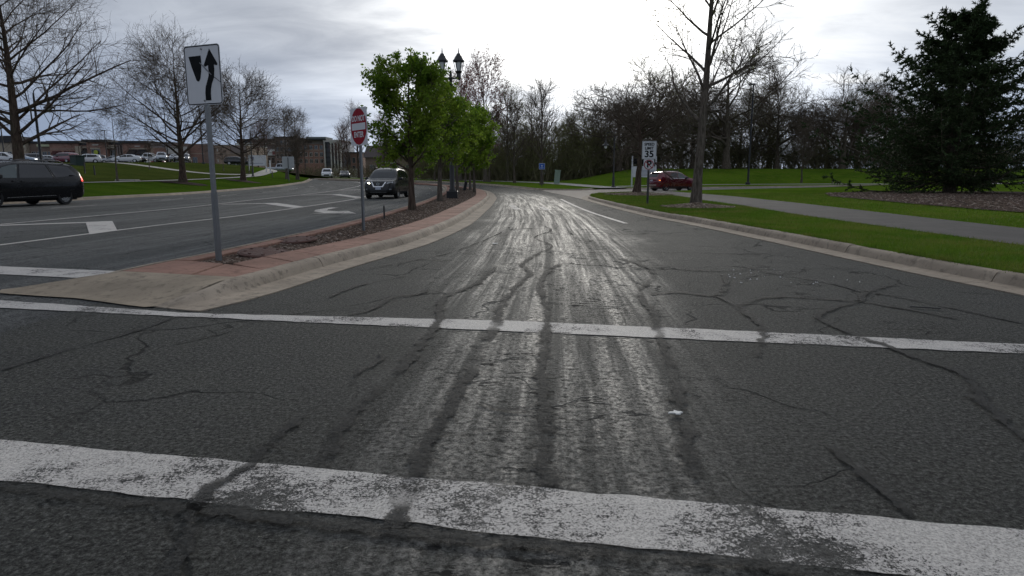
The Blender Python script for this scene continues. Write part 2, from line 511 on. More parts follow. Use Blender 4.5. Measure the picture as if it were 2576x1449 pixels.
class MB:
    """collects simple solids, then makes one mesh object of them"""
    def __init__(s):
        s.V = []; s.F = []; s.I = []

    def add(s, V, F, i=0):
        o = len(s.V)
        s.V += [tuple(v) for v in V]
        s.F += [tuple(a + o for a in f) for f in F]
        s.I += [i] * len(F)
        return s

    def box(s, x0, x1, y0, y1, z0, z1, i=0):
        V = [(x, y, z) for z in (z0, z1) for y in (y0, y1) for x in (x0, x1)]
        F = [(0, 2, 3, 1), (4, 5, 7, 6), (0, 1, 5, 4), (2, 6, 7, 3), (0, 4, 6, 2), (1, 3, 7, 5)]
        return s.add(V, F, i)

    def bevbox(s, x0, x1, y0, y1, z0, z1, b=.02, i=0):
        V = []
        for z, e in ((z0, b), (z0 + b, 0), (z1 - b, 0), (z1, b)):
            for x, y in ((x0 + e, y0 + e), (x1 - e, y0 + e), (x1 - e, y1 - e), (x0 + e, y1 - e)):
                V.append((x, y, z))
        F = [(3, 2, 1, 0), (12, 13, 14, 15)]
        for r in range(3):
            for c in range(4):
                F.append((r * 4 + c, r * 4 + (c + 1) % 4, r * 4 + 4 + (c + 1) % 4, r * 4 + 4 + c))
        return s.add(V, F, i)

    def lathe(s, prof, n=16, cx=0, cy=0, axis='z', i=0, cap=True):
        """prof: list of (radius, height)"""
        V = []; F = []
        for r, z in prof:
            for k in range(n):
                a = 2 * math.pi * k / n
                p = (r * math.cos(a), r * math.sin(a), z)
                V.append(p)
        for j in range(len(prof) - 1):
            for k in range(n):
                F.append((j * n + k, j * n + (k + 1) % n, (j + 1) * n + (k + 1) % n, (j + 1) * n + k))
        if cap:
            F.append(tuple(range(n - 1, -1, -1)))
            F.append(tuple(range((len(prof) - 1) * n, len(prof) * n)))
        if axis == 'y':
            V = [(x, z, y) for x, y, z in V]
        if axis == 'x':
            V = [(z, x, y) for x, y, z in V]
        V = [(x + cx, y + cy, z) for x, y, z in V]
        return s.add(V, F, i)

    def tube(s, pts, rad, n=8, i=0):
        P = [Vector(p) for p in pts]
        if not isinstance(rad, (list, tuple)):
            rad = [rad] * len(P)
        V = []; F = []
        up = Vector((0, 0, 1))
        for j, p in enumerate(P):
            t = (P[min(j + 1, len(P) - 1)] - P[max(j - 1, 0)]).normalized()
            a = t.cross(up if abs(t.z) < .95 else Vector((1, 0, 0))).normalized()
            b = t.cross(a)
            for q in range(n):
                g = 2 * math.pi * q / n
                V.append(tuple(p + (a * math.cos(g) + b * math.sin(g)) * rad[j]))
        for j in range(len(P) - 1):
            for q in range(n):
                F.append((j * n + q, j * n + (q + 1) % n, (j + 1) * n + (q + 1) % n, (j + 1) * n + q))
        F.append(tuple(range(n - 1, -1, -1)))
        F.append(tuple(range((len(P) - 1) * n, len(P) * n)))
        return s.add(V, F, i)

    def prism(s, poly, z0, z1, i=0):
        """poly in xy, extruded in z"""
        n = len(poly)
        V = [(x, y, z0) for x, y in poly] + [(x, y, z1) for x, y in poly]
        F = [tuple(range(n - 1, -1, -1)), tuple(range(n, 2 * n))]
        F += [(k, (k + 1) % n, n + (k + 1) % n, n + k) for k in range(n)]
        return s.add(V, F, i)

    def plate(s, poly, y0, y1, i=0):
        """poly in xz, extruded in y (a sign facing -y)"""
        n = len(poly)
        V = [(x, y0, z) for x, z in poly] + [(x, y1, z) for x, z in poly]
        F = [tuple(range(n)), tuple(range(2 * n - 1, n - 1, -1))]
        F += [(k, n + k, n + (k + 1) % n, (k + 1) % n) for k in range(n)]
        return s.add(V, F, i)

    def build(s, name, m, parent=None, smooth=False):
        o = py_mesh(name, s.V, s.F, m, parent, smooth, mi=s.I)
        if smooth:
            fix_smooth(o)
        return o


def fix_smooth(o, ang=38):
    me = o.data
    bm = bmesh.new()
    bm.from_mesh(me)
    for e in bm.edges:
        if len(e.link_faces) == 2 and e.calc_face_angle(0) > R(ang):
            e.smooth = False
    bm.to_mesh(me)
    bm.free()


def tag(o, label=None, cat=None, group=None, kind=None):
    if label: o['label'] = label
    if cat: o['category'] = cat
    if group: o['group'] = group
    if kind: o['kind'] = kind
    return o


def thing(name, label, cat, loc=(0, 0, 0), rz=0.0, group=None, kind=None):
    o = bpy.data.objects.new(name, None)
    o.empty_display_size = .2
    COL.objects.link(o)
    o.location = loc
    o.rotation_euler = (0, 0, rz)
    return tag(o, label, cat, group, kind)


def copy_tree(o, parent=None):
    c = o.copy()
    COL.objects.link(c)
    c.parent = parent
    for ch in o.children:
        copy_tree(ch, c)
    return c


# ------------------------------------------------------------------ terrain
KL = np.array([(-40, -22.8), (45, -22.8), (51.5, -23.5), (71.7, -25), (91, -28), (110, -33), (128, -38.5), (160, -50), (200, -66), (260, -95)], float)


def sst(a, b, t):
    t = np.clip((np.asarray(t, float) - a) / (b - a), 0, 1)
    return t * t * (3 - 2 * t)


def H(x, y):
    x = np.asarray(x, float); y = np.asarray(y, float)
    z = 1.05 * sst(45, 140, y)
    s = np.interp(y, KL[:, 0], KL[:, 1]) - x
    z = z + .65 * sst(0, 7, s) + 1.9 * sst(9, 34, s) + 1.5 * sst(90, 125, y) * sst(2, 12, s) * (1 - sst(14, 38, s))
    z = z + 1.7 * sst(5, 18, x - (y - 85) * .12) * sst(77, 92, y)
    return z


def h(x, y):
    return float(H(x, y))


LAWN = .125


def smooth_line(pts, n=8):
    """Catmull-Rom through the points"""
    P = [Vector((p[0], p[1])) for p in pts]
    out = []
    for i in range(len(P) - 1):
        p0 = P[max(i - 1, 0)]; p1 = P[i]; p2 = P[i + 1]; p3 = P[min(i + 2, len(P) - 1)]
        for k in range(n):
            t = k / n
            out.append(.5 * ((2 * p1) + (p2 - p0) * t + (2 * p0 - 5 * p1 + 4 * p2 - p3) * t * t + (3 * p1 - p0 - 3 * p2 + p3) * t ** 3))
    out.append(P[-1])
    return [(v.x, v.y) for v in out]


def resample(pts, step):
    P = np.array(pts, float)
    d = np.concatenate([[0], np.cumsum(np.hypot(*np.diff(P, axis=0).T))])
    n = max(2, int(round(d[-1] / step)) + 1)
    t = np.linspace(0, d[-1], n)
    return np.stack([np.interp(t, d, P[:, 0]), np.interp(t, d, P[:, 1])], 1)


def offset_line(P, off):
    """positive = to the right of travel"""
    P = np.asarray(P, float)
    T = np.gradient(P, axis=0)
    T /= np.linalg.norm(T, axis=1)[:, None] + 1e-9
    return P + np.stack([T[:, 1], -T[:, 0]], 1) * off


def inside(poly, x, y):
    poly = np.asarray(poly, float)
    x = np.asarray(x, float); y = np.asarray(y, float)
    res = np.zeros(x.shape, bool)
    n = len(poly)
    j = n - 1
    for i in range(n):
        xi, yi = poly[i]; xj, yj = poly[j]
        c = ((yi > y) != (yj > y)) & (x < (xj - xi) * (y - yi) / (yj - yi + 1e-12) + xi)
        res ^= c
        j = i
    return res


def fill(poly, spacing, jitter=0.0, seed=0):
    """triangulated polygon with inner points"""
    poly = [tuple(p) for p in poly]
    A = np.array(poly)
    x0, y0 = A.min(0); x1, y1 = A.max(0)
    gx, gy = np.meshgrid(np.arange(x0 + spacing / 2, x1, spacing), np.arange(y0 + spacing / 2, y1, spacing))
    gx = gx.ravel(); gy = gy.ravel()
    if jitter:
        rg = np.random.default_rng(seed)
        gx = gx + rg.uniform(-jitter, jitter, gx.shape); gy = gy + rg.uniform(-jitter, jitter, gy.shape)
    k = inside(A, gx, gy)
    pts = [Vector(p) for p in poly] + [Vector((a, b)) for a, b in zip(gx[k], gy[k])]
    n = len(poly)
    V, E, F, *_ = delaunay_2d_cdt(pts, [(i, (i + 1) % n) for i in range(n)], [list(range(n))], 1, 1e-5)
    return np.array([(v.x, v.y) for v in V]), [tuple(f) for f in F]


def sheet(name, poly, spacing, dz, m, parent=None, uvf=None, extra=None):
    V, F = fill(poly, spacing)
    z = H(V[:, 0], V[:, 1]) + dz
    if extra is not None:
        z = z + extra(V[:, 0], V[:, 1])
    P = np.column_stack([V, z])
    uv = uvf(V) if uvf else None
    # make all faces look up
    F2 = []
    for f in F:
        a, b, c = V[f[0]], V[f[1]], V[f[2]]
        F2.append(f if (b[0] - a[0]) * (c[1] - a[1]) - (b[1] - a[1]) * (c[0] - a[0]) > 0 else tuple(reversed(f)))
    return py_mesh(name, P, F2, m, parent, True, uv)
# ================================================================== THE SETTING
# ------------------------------------------------------------------ ground to the horizon
gx = np.unique(np.concatenate([np.linspace(-2500, -160, 14), np.arange(-160, 121, 3.0), np.linspace(120, 2500, 14)]))
gy = np.unique(np.concatenate([np.linspace(-600, -30, 5), np.arange(-30, 231, 3.0), np.linspace(230, 3500, 14)]))
GX, GY = np.meshgrid(gx, gy)
GZ = H(GX, GY) - .22
V = np.column_stack([GX.ravel(), GY.ravel(), GZ.ravel()])
nx = len(gx)
ii, jj = np.meshgrid(np.arange(len(gy) - 1), np.arange(nx - 1), indexing='ij')
a = (ii * nx + jj).ravel()
tag(np_obj('ground', V, np.column_stack([a, a + 1, a + nx + 1, a + nx]), M['earth'], None, True), kind='structure')

# ------------------------------------------------------------------ plan lines (metres, camera at 0,0, looking +y)
MED_R = smooth_line([(-2.82, 5.80), (-2.67, 6.13), (-2.43, 7.06), (-2.18, 8.6), (-1.82, 10.3), (-1.43, 12.53), (-1.05, 17.2), (-.92, 24), (-.86, 28.5), (-.87, 36.2), (-1.02, 42), (-1.6, 52), (-2.6, 60), (-4.7, 68), (-8.2, 77), (-13, 86), (-20, 96), (-31, 108)])
MED_L = smooth_line([(-5.5, 6.95), (-5.15, 7.35), (-4.92, 7.9), (-4.76, 8.9), (-4.62, 10), (-4.48, 12), (-4.32, 16), (-4.28, 25), (-4.5, 33), (-5.1, 45), (-5.8, 55), (-7.0, 66.6), (-9.2, 78.4), (-12.2, 87), (-17, 96), (-24, 105.5), (-35, 117)])
RIGHT = smooth_line([(34, .55), (14, .7), (9, 1.2), (6.6, 2.6), (5.5, 4.6), (5.24, 6.61), (5.07, 8.15), (4.95, 10.04), (4.80, 13), (4.48, 17.4), (4.18, 20.2), (3.97, 25.9), (3.88, 31), (3.87, 36.2), (4.1, 39.2), (4.85, 43.3), (6.5, 47.7), (8.6, 49.6)])
OUTER = smooth_line([(8.0, 61.2), (6.9, 59.0), (5.6, 57.9), (2.75, 58.9), (1.4, 62.5), (-.4, 70), (-3.4, 79), (-7.3, 87.5), (-13, 96.5), (-21, 106), (-33, 118)])
ykl = np.arange(-18, 201, 3.0)
LEFT = [(float(np.interp(y, KL[:, 0], KL[:, 1])), float(y)) for y in ykl]

# ------------------------------------------------------------------ asphalt
xs_y = np.array([-20, 0, 10, 20, 36, 45, 55, 70, 90, 110, 140], float)
xs_x = np.array([-1.5, -1.0, -.35, 0, 0, -.3, -1.1, -4.6, -15, -31, -60], float)


def road_uv(Vv):
    return np.column_stack([Vv[:, 0] - np.interp(Vv[:, 1], xs_y, xs_x) + 3.0, Vv[:, 1]])


med_mid = [(x - 1.2, y) for x, y in MED_R[8::6]]
out_line = [(x, y) for x, y in OUTER[16::4]]
drive_join = [(3.87, 36.2), (3.4, 46.1), (2.7, 56), (2.6, 58.8)]
right_line = [(x, y) for x, y in RIGHT[24:-36:3]]
road_poly = [(34, -16), (34, .55)] + [(x, y) for x, y in RIGHT[4:24:4]] + right_line + drive_join + out_line + list(reversed(med_mid)) + [(-4.0, 6.4), (-4.0, -16)]
road = sheet('road', road_poly, 1.3, 0.0, M['asphalt'], None, road_uv)
tag(road, kind='structure')
left_poly = [(-4.0, -16), (-4.0, 6.4)] + med_mid + [(-36, 122), (-50, 150), (-66, 198)] + list(reversed(LEFT))
opp = sheet('opposite_road', left_poly, 1.6, -.002, M['asphalt_left'], None, road_uv)
tag(opp, kind='structure')


# ------------------------------------------------------------------ painted markings
def ribbon(name, pts, width, dz, m, parent, step=.5, jag=0.0, uvlen=False, seed=1):
    P = resample(pts, step)
    rg = np.random.default_rng(seed)
    wv = np.full(len(P), width / 2.0)
    if jag:
        wv *= 1 + rg.uniform(-jag, jag, len(P))
    T = np.gradient(P, axis=0)
    T /= np.linalg.norm(T, axis=1)[:, None] + 1e-9
    N = np.stack([T[:, 1], -T[:, 0]], 1)
    Lp = P - N * wv[:, None]; Rp = P + N * wv[:, None]
    V = []; F = []; uv = []
    for i in range(len(P)):
        for q, e in ((Lp[i], -1), (P[i], 0), (Rp[i], 1)):
            V.append((q[0], q[1], h(*q) + dz)); uv.append((e, i * step))
    for i in range(len(P) - 1):
        for c in (0, 1):
            F.append((3 * i + c, 3 * i + c + 1, 3 * i + c + 4, 3 * i + c + 3))
    return py_mesh(name, V, F, m, parent, False, uv)


def marking(name, poly, m, parent, dz=.006, sp=.6, chip=0.0):
    if chip:      # broken edge
        rr = random.Random(int(abs(poly[0][0] * 100)))
        P = resample(list(poly) + [poly[0]], .05)[:-1]
        g = [rr.uniform(-1, 1) for _ in P]
        poly = [(p[0] + rr.uniform(-.3, .3) * chip, p[1] + (g[i] + g[i - 1] + g[i - 2]) / 2.2 * chip) for i, p in enumerate(P)]
    return sheet(name, poly, sp, dz, m, parent)


marking('crosswalk_line', [(-6.5, 3.30 + .37), (-6.5, 3.30), (-2.05, 2.46), (0, 2.06), (.6, 1.94), (3.2, 1.43), (3.2, 1.80), (1.75, 2.08), (0, 2.42), (-2.36, 2.87)], M['paint_heavy'], road, chip=.011)
marking('crosswalk_line', [(-9.5, 7.55), (-9.5, 7.15), (-4.76, 5.98), (-2.8, 5.58), (0, 5.03), (1.37, 4.78), (3.53, 4.37), (5.6, 3.98), (5.6, 4.22), (3.71, 4.63), (1.47, 5.12), (0, 5.42), (-2.88, 5.74), (-5.07, 6.37)], M['paint'], road, chip=.013)
marking('stop_line', [(-12.4, 10.2), (-12.4, 9.5), (-6.42, 8.13), (-5.25, 7.82), (-5.02, 8.38), (-7.0, 8.87)], M['paint'], opp)
L1 = smooth_line([(-9.25, 10), (-8.95, 16.8), (-8.65, 20), (-8.55, 24), (-8.62, 33), (-8.95, 39), (-9.4, 43), (-10.5, 55), (-12.5, 68), (-16, 81), (-22.5, 95)])
L2 = smooth_line([(-13.25, 9), (-13.2, 17), (-13.12, 26), (-13.5, 31), (-13.95, 36), (-14.6, 46.4), (-15.6, 60), (-17.4, 76), (-21.4, 92), (-29, 108)])
ribbon('lane_line', L1, .14, .006, M['paint_crisp'], opp)
ribbon('lane_line', L2, .14, .006, M['paint_crisp'], opp)


def chevron(p0, p1, p2, wd, wd2):
    a = Vector(p0); b = Vector(p1); c = Vector(p2)
    dy = Vector((0, -1))
    return [tuple(a), tuple(b), tuple(c), tuple(c + dy * wd2), tuple(b + dy * wd2 * .75 + Vector((-.25, 0))), tuple(a + dy * wd)]


for ch in (((-13.1, 16.6), (-11.05, 18.2), (-8.95, 14.9), .42, 1.0), ((-13.0, 29.9), (-11.1, 31.2), (-8.62, 27.3), .5, 1.2), ((-14.3, 45.2), (-12.3, 47.4), (-9.15, 40.4), .6, 1.6), ((-15.5, 59.5), (-13.4, 61.4), (-10.9, 55.0), .7, 1.8)):
    marking('gore_chevron', chevron(*ch), M['paint_crisp'], opp, .009)
L3 = resample(smooth_line([(-18.1, 8), (-18.1, 27), (-18.75, 37.5), (-19.3, 45), (-20.4, 60), (-22.6, 78), (-26, 95)]), 1.0)
for i in range(0, len(L3) - 4, 9):
    ribbon('lane_dash', L3[i:i + 4], .12, .006, M['paint'], opp, .5, seed=i)
ribbon('worn_line', offset_line(L3, -.75)[12:70], .12, .006, M['paint_faint'], opp, .6)
L4 = resample(smooth_line([(-6.0, 40), (-6.6, 55), (-8.6, 68), (-11, 78)]), 1.0)
for i in range(0, len(L4) - 4, 8):
    ribbon('lane_dash', L4[i:i + 4], .12, .006, M['paint_faint'], opp, .5, seed=i)
marking('turn_arrow', [(-7.30, 26.6), (-6.95, 26.6), (-6.95, 24.9), (-6.75, 24.1), (-6.2, 23.5), (-5.95, 23.9), (-5.2, 22.05), (-6.75, 22.2), (-6.5, 22.75), (-7.05, 23.5), (-7.32, 24.6)], M['paint'], opp)
ribbon('edge_line', smooth_line([(2.72, 36.9), (2.68, 29.3), (2.72, 23.5), (2.87, 19.8), (3.0, 17.3)]), .13, .006, M['paint_crisp'], road)
ribbon('arrow_bar', [(-.03, 28.9), (.20, 24.9)], .24, .006, M['paint'], road)
ribbon('arrow_bar', [(1.22, 27.2), (1.29, 24.2)], .24, .006, M['paint'], road)

# crack filler bands
SEALS = [
    (.135, [(.43, 10.4), (.14, 9.06), (.23, 8.18), (.09, 7.45), (-.08, 6.22), (-.13, 5.4), (-.17, 4.82), (-.22, 4.4), (-.26, 3.89), (-.30, 3.6), (-.33, 3.19), (-.37, 2.9), (-.39, 2.59), (-.40, 2.39), (-.41, 2.1)]),
    (.13, [(-.21, 8.87), (-.39, 7.45), (-.65, 6.62), (-.68, 6.12), (-.62, 5.33), (-.67, 4.4), (-.72, 3.81), (-.79, 3.41), (-.83, 3.09), (-.81, 2.78), (-.83, 2.55)]),
    (.13, [(.76, 9.16), (.53, 8.68), (.33, 7.45), (.31, 6.51), (.32, 5.78), (.26, 4.88), (.20, 4.22), (.17, 3.67), (.18, 3.24), (.16, 2.95), (.13, 2.64), (.16, 2.42)]),
    (.10, [(-1.05, 3.2), (-1.1, 2.87), (-1.11, 2.57), (-1.18, 2.3), (-1.1, 2.05), (-1.04, 1.7)]),
    (.13, [(1.63, 9.68), (1.8, 8.87), (1.76, 8.02), (1.38, 6.95), (1.29, 6.31), (1.27, 5.78), (1.18, 5.19), (1.07, 4.5), (.99, 3.89), (.89, 3.33), (.79, 2.82), (.73, 2.47)]),
    (.11, [(2.3, 2.6), (2.38, 2.89), (2.51, 3.32), (2.77, 3.87), (2.72, 4.28), (2.67, 4.61), (2.62, 5.07), (2.66, 5.57), (3.04, 6.02), (3.36, 6.25), (3.69, 6.74), (4.31, 7.33)]),
    (.10, [(1.66, 4.28), (1.81, 4.64), (1.94, 4.92), (2.05, 5.39), (2.1, 5.92), (2.3, 6.25), (2.56, 6.49), (2.87, 6.52), (3.33, 6.31), (3.53, 6.08), (3.81, 5.48)]),
    (.12, [(2.62, 8.11), (2.46, 7.41), (2.08, 6.61), (1.76, 6.81), (1.43, 6.68)]),
    (.10, [(2.22, 8.51), (2.89, 8.41), (3.4, 8.84)]),
    (.08, [(3.18, 8.41), (3.63, 7.41), (3.7, 6.88), (3.91, 6.55), (4.24, 5.31)]),
    (.09, [(2.08, 6.61), (2.1, 5.92)]),
    (.08, [(1.43, 2.79), (1.43, 2.42), (1.43, 2.19)]),
    (.05, [(-1.14, 2.80), (-1.0, 2.78), (-.92, 2.74)]),
    (.06, [(-.26, 2.9), (-.18, 2.97), (-.1, 2.99)]),
    (.05, [(-.93, 3.67), (-.95, 3.96), (-.87, 4.13), (-.91, 4.4)]),
    (.08, [(-1.45, 5.7), (-1.29, 5.86), (-1.2, 6.51), (-.99, 6.62), (-.9, 6.95)]),
    (.09, [(-1.83, 6.51), (-1.77, 7.01), (-1.56, 7.58), (-1.32, 7.94)]),
    (.11, [(-2.02, 2.40), (-1.39, 2.27), (-1.1, 2.21), (-.53, 2.08), (-.06, 2.0), (.52, 1.91), (.88, 1.85)]),
    (.05, [(-2.45, 4.63), (-2.25, 4.97), (-2.15, 5.36)]),
    (.06, [(-3.21, 3.96), (-3.11, 4.49), (-2.97, 5.0), (-2.92, 5.55)]),
    (.05, [(-.18, 3.36), (-.05, 3.27), (.09, 3.24)]),
    (.06, [(-1.9, 8.6), (-1.1, 10.2), (-.6, 12.2), (-.2, 14.5)]),
    (.08, [(.43, 10.4), (.7, 11.6), (.45, 13.2), (.9, 15.0), (.7, 17.0)]),
    (.05, [(-.9, 10.4), (.4, 10.2), (1.9, 10.6), (3.4, 10.3), (4.6, 10.5)]),
    (.05, [(-.6, 13.8), (.9, 13.5), (2.6, 13.9), (4.3, 13.4)]),
    (.10, [(-.7, 21.2), (1.2, 21.3), (3.9, 21.2)]),
    (.06, [(-2.05, 9.9), (-.9, 9.4), (.2, 9.0)]),
]
for i, (wd, pts) in enumerate(SEALS):
    rg = random.Random(i)
    pp = smooth_line(pts, 6)
    pp = [(x + rg.uniform(-.012, .012), y + rg.uniform(-.02, .02)) for x, y in pp]
    ribbon('crack_seal', pp, wd * 1.0, .0125, M['seal'], road, .06, .35, seed=i)

# bits lying on the road
rg = random.Random(9)
M['bird_white'] = simple('white_scrap', (.62, .62, .60), .8, 0, .2, 30)


def scrap(name, x, y, s, label, sq=1.0, m=None):
    n = 11
    poly = []
    for k in range(n):
        a = 2 * math.pi * k / n
        r_ = s * rg.uniform(.35, 1.0)
        poly.append((r_ * math.cos(a), r_ * math.sin(a) * sq))
    o = MB().prism(poly, 0, .006).build(name, m or M['bird_white'])
    o.location = (x, y, h(x, y) + .0125)
    return tag(o, label, 'litter')


scrap('white_scrap', .84, 3.20, .05, 'torn white scrap on the asphalt between the crosswalk lines', .7)
scrap('white_scrap', -.32, 11.9, .09, 'small white scrap on the road beyond the far crosswalk line', .6)
o = MB().tube([(3.70, 5.99, .014), (3.82, 5.94, .016), (3.93, 5.90, .014)], .006, 6).build('dark_strip', M['plastic'])
tag(o, 'thin dark rubber strip lying near the right kerb', 'litter')
V = []; F = []
for k in range(26):
    x = rg.uniform(2.6, 4.0); y = rg.uniform(7.3, 8.6); s = rg.uniform(.005, .013)
    b = len(V)
    V += [(x - s, y - s, .0125), (x + s, y - s * .4, .0125), (x + s * .5, y + s, .0125), (x, y, .0125 + s)]
    F += [(0 + b, 1 + b, 3 + b), (1 + b, 2 + b, 3 + b), (2 + b, 0 + b, 3 + b)]
tag(py_mesh('white_crumbs', V, F, M['bird_white']), 'tiny white crumbs scattered on the right of the lane', 'litter', kind='stuff')


# ------------------------------------------------------------------ kerbs
def front_y(x): return np.interp(x, [-5.55, -5.33, -4.37, -3.61, -2.9, -2.6], [6.9, 6.72, 6.45, 6.07, 5.80, 5.70])


def nose_z(x, y):
    return .012 + .122 * sst(0, 1.0, y - front_y(x))


def kerb_run(name, line, side, seg, gutter=.40, hgt=.135, width=.17, m=None, skip=0, taper=None, drop=None):
    """line: asphalt edge; side +1: kerb lies right of travel. Each length between joints is a piece."""
    root = thing(name, None, None, kind='structure')
    P = resample(line, .5)
    prof = [(0, -.10), (0, .012), (gutter * .9, .006), (gutter, .012), (gutter + .035, .085), (gutter + .06, .118), (gutter + .10, .135), (gutter + width, .138), (gutter + width, -.10)]
    per = max(1, int(round(seg / .5)))
    rr = random.Random(len(P))
    i = 0
    while i < len(P) - 1:
        j = min(i + per, len(P) - 1)
        if len(P) - 1 - j < 2:
            j = len(P) - 1
        Q = P[max(0, i - 1):j + 2]
        sub = P[i:j + 1].copy()
        # leave the joint open
        d0 = (sub[1] - sub[0]); d0 /= np.linalg.norm(d0); d1 = (sub[-1] - sub[-2]); d1 /= np.linalg.norm(d1)
        sub[0] += d0 * .009; sub[-1] -= d1 * .009
        V = []; F = []
        np_ = len(prof)
        T = np.gradient(sub, axis=0)
        if i > 0:
            T[0] = P[i + 1] - P[i - 1]
        if j < len(P) - 1:
            T[-1] = P[j + 1] - P[j - 1]
        T /= np.linalg.norm(T, axis=1)[:, None]
        N = np.stack([T[:, 1], -T[:, 0]], 1) * side
        dz = rr.uniform(-.006, .006)
        for k in range(len(sub)):
            f = taper(*(sub[k] + N[k] * (gutter + .10))) if taper else 1.0
            base = h(*sub[k])
            for (o_, z) in prof:
                q = sub[k] + N[k] * o_
                zz = z * f * hgt / .135 if z > .02 else z
                V.append((q[0], q[1], base + zz + (dz if z > .02 else 0)))
        for k in range(len(sub) - 1):
            for c in range(np_):
                c2 = (c + 1) % np_
                q = (k * np_ + c, k * np_ + c2, (k + 1) * np_ + c2, (k + 1) * np_ + c)
                F.append(q if side < 0 else tuple(reversed(q)))
        F.append(tuple(range(np_)) if side > 0 else tuple(reversed(range(np_))))
        e = (len(sub) - 1) * np_
        F.append(tuple(reversed(range(e, e + np_))) if side > 0 else tuple(range(e, e + np_)))
        o = py_mesh('kerb_stone', V, F, m or M['kerb'], root, True)
        fix_smooth(o, 50)
        i = j
    return root


kerb_run('right_kerb', RIGHT, 1, 3.0)
kerb_run('outer_kerb', OUTER, 1, 4.0)
kerb_run('far_left_kerb', LEFT[:46], -1, 6.0)
kerb_run('median_right_kerb', MED_R, -1, 3.0, taper=lambda x, y: min(1.0, max(.03, float(nose_z(x, y)) / .136)))
kerb_run('median_left_kerb', MED_L, 1, 3.0, gutter=.20, taper=lambda x, y: float(sst(6.9, 7.9, y)) * .97 + .03)
DRV = smooth_line([(10.3, 62.2), (13, 63.2), (18.4, 65.2), (30, 70.2), (45, 76.5)])
kerb_run('driveway_kerb', DRV, -1, 4.0, gutter=.2)

# ------------------------------------------------------------------ the median
median = thing('median', None, None, kind='structure')
mR = resample(MED_R, .25)
mL = resample(MED_L, .25)


def at_y(line, y):
    return float(np.interp(y, line[:, 1], line[:, 0]))


mRb = offset_line(mR, -.585)
mRc = offset_line(mR, -1.27)


def med_back(y): return at_y(mRb, y)          # back of the right kerb
def bed_right(y): return at_y(mRc, y)
def med_left(y): return at_y(mL, y) + .37
def bed_left(y): return at_y(mL, y) + .62 + .0


nose = [(-5.45, 6.88), (-5.33, 6.73), (-4.85, 6.58), (-4.37, 6.45), (-4.0, 6.27), (-3.61, 6.07), (-3.42, 5.99)] + [(at_y(offset_line(mR, -.54), t), t) for t in np.linspace(6.02, 7.05, 8)] + [(-3.5, 7.19), (-4.0, 7.35), (-4.5, 7.49), (-4.62, 7.35), (-4.95, 7.15)]
sheet('nose_slab', nose, .15, 0, M['nose'], median, None, nose_z)


def slab(poly, m, th=.13, sag=0.0):
    """a cast slab with slightly open joints and soft edges"""
    c = np.mean(np.array(poly), 0)
    V = []; n = len(poly)
    rr = random.Random(int(c[1] * 100))
    t0 = rr.uniform(-.003, .003)
    for z, ins in ((-.05, .008), (th - .01, .008), (th, .018)):
        for p in poly:
            d = np.array(p) - c
            ln = np.linalg.norm(d)
            q = c + d * (1 - ins / ln)
            V.append((q[0], q[1], h(*q) + z + (t0 if z > 0 else 0)))
    F = [tuple(range(2 * n, 3 * n))]
    for r_ in range(2):
        for k in range(n):
            F.append((r_ * n + k, r_ * n + (k + 1) % n, (r_ + 1) * n + (k + 1) % n, (r_ + 1) * n + k))
    A = np.array(poly)
    area = np.sum(A[:, 0] * np.roll(A[:, 1], -1) - np.roll(A[:, 0], -1) * A[:, 1])
    if area < 0:
        F = [tuple(reversed(f)) for f in F]
    return py_mesh('paving_slab', V, F, m, median)


slab([(-4.52, 7.51), (-3.58, 7.22), (-3.63, 8.20), (-4.13, 8.44), (-4.42, 8.52)], M['redslab'])
slab([(-3.56, 7.23), (-2.99, 7.06), (-2.86, 7.62), (-3.60, 8.18)], M['redslab'])
y = 7.66
ys = [7.66]
while y < 92:
    y += .72 if y < 12.5 else (1.5 if y < 20 else 3.0)
    ys.append(y)
for a, b in zip(ys[:-1], ys[1:]):
    sk = .56
    n = 1 if b - a < 1 else 3
    right = [(med_back(t), t) for t in np.linspace(a, b, n + 1)]
    leftp = [(bed_right(t), t) for t in np.linspace(b + sk, a + sk, n + 1)]
    slab(right + leftp, M['redslab'])
y = 8.55
while y < 90:
    b = y + (1.5 if y < 20 else 3.0)
    slab([(med_left(t), t) for t in np.linspace(b, y, 3)] + [(bed_left(t), t) for t in np.linspace(y, b, 3)], M['redslab'])
    y = b
bed_poly = [(bed_left(t), t) for t in np.linspace(8.5, 90, 60)] + [(bed_right(t) + .02, t) for t in np.linspace(90, 8.3, 60)]
sheet('mulch_bed', bed_poly, .5, .085, M['mulchbed'], median)


def chips(name, n, sampler, size, m, dz, seed, flat=.35, lift=None):
    """loose bark chips: small wedges lying at random"""
    rg = np.random.default_rng(seed)
    x, y = sampler(rg, n)
    n = len(x)
    s = size * rg.uniform(.5, 1.5, n)
    a = rg.uniform(0, 2 * math.pi, n)
    base = np.array([[-1, -.30, 0], [1, -.22, 0], [.85, .30, .1], [-.8, .28, .05], [-.1, .0, .55]])
    P = base[None] * s[:, None, None] * np.array([1, 1, flat * 2])[None, None]
    tl = rg.uniform(-.5, .5, n)
    ca, sa = np.cos(a)[:, None], np.sin(a)[:, None]
    X = P[..., 0] * ca - P[..., 1] * sa; Y = P[..., 0] * sa + P[..., 1] * ca
    Z = P[..., 2] + P[..., 0] * tl[:, None] * .35
    Z -= Z.min(1, keepdims=True) + .2 * s[:, None] * rg.uniform(0, .5, n)[:, None]
    X += x[:, None]; Y += y[:, None]; Z += (H(x, y) + dz + (lift(x, y) if lift else 0))[:, None]
    F0 = np.array([[0, 1, 4], [1, 2, 4], [2, 3, 4], [3, 0, 4]])
    F = (F0[None] + (np.arange(n) * 5)[:, None, None]).reshape(-1, 3)
    return np_obj(name, np.stack([X, Y, Z], -1).reshape(-1, 3), F, m)


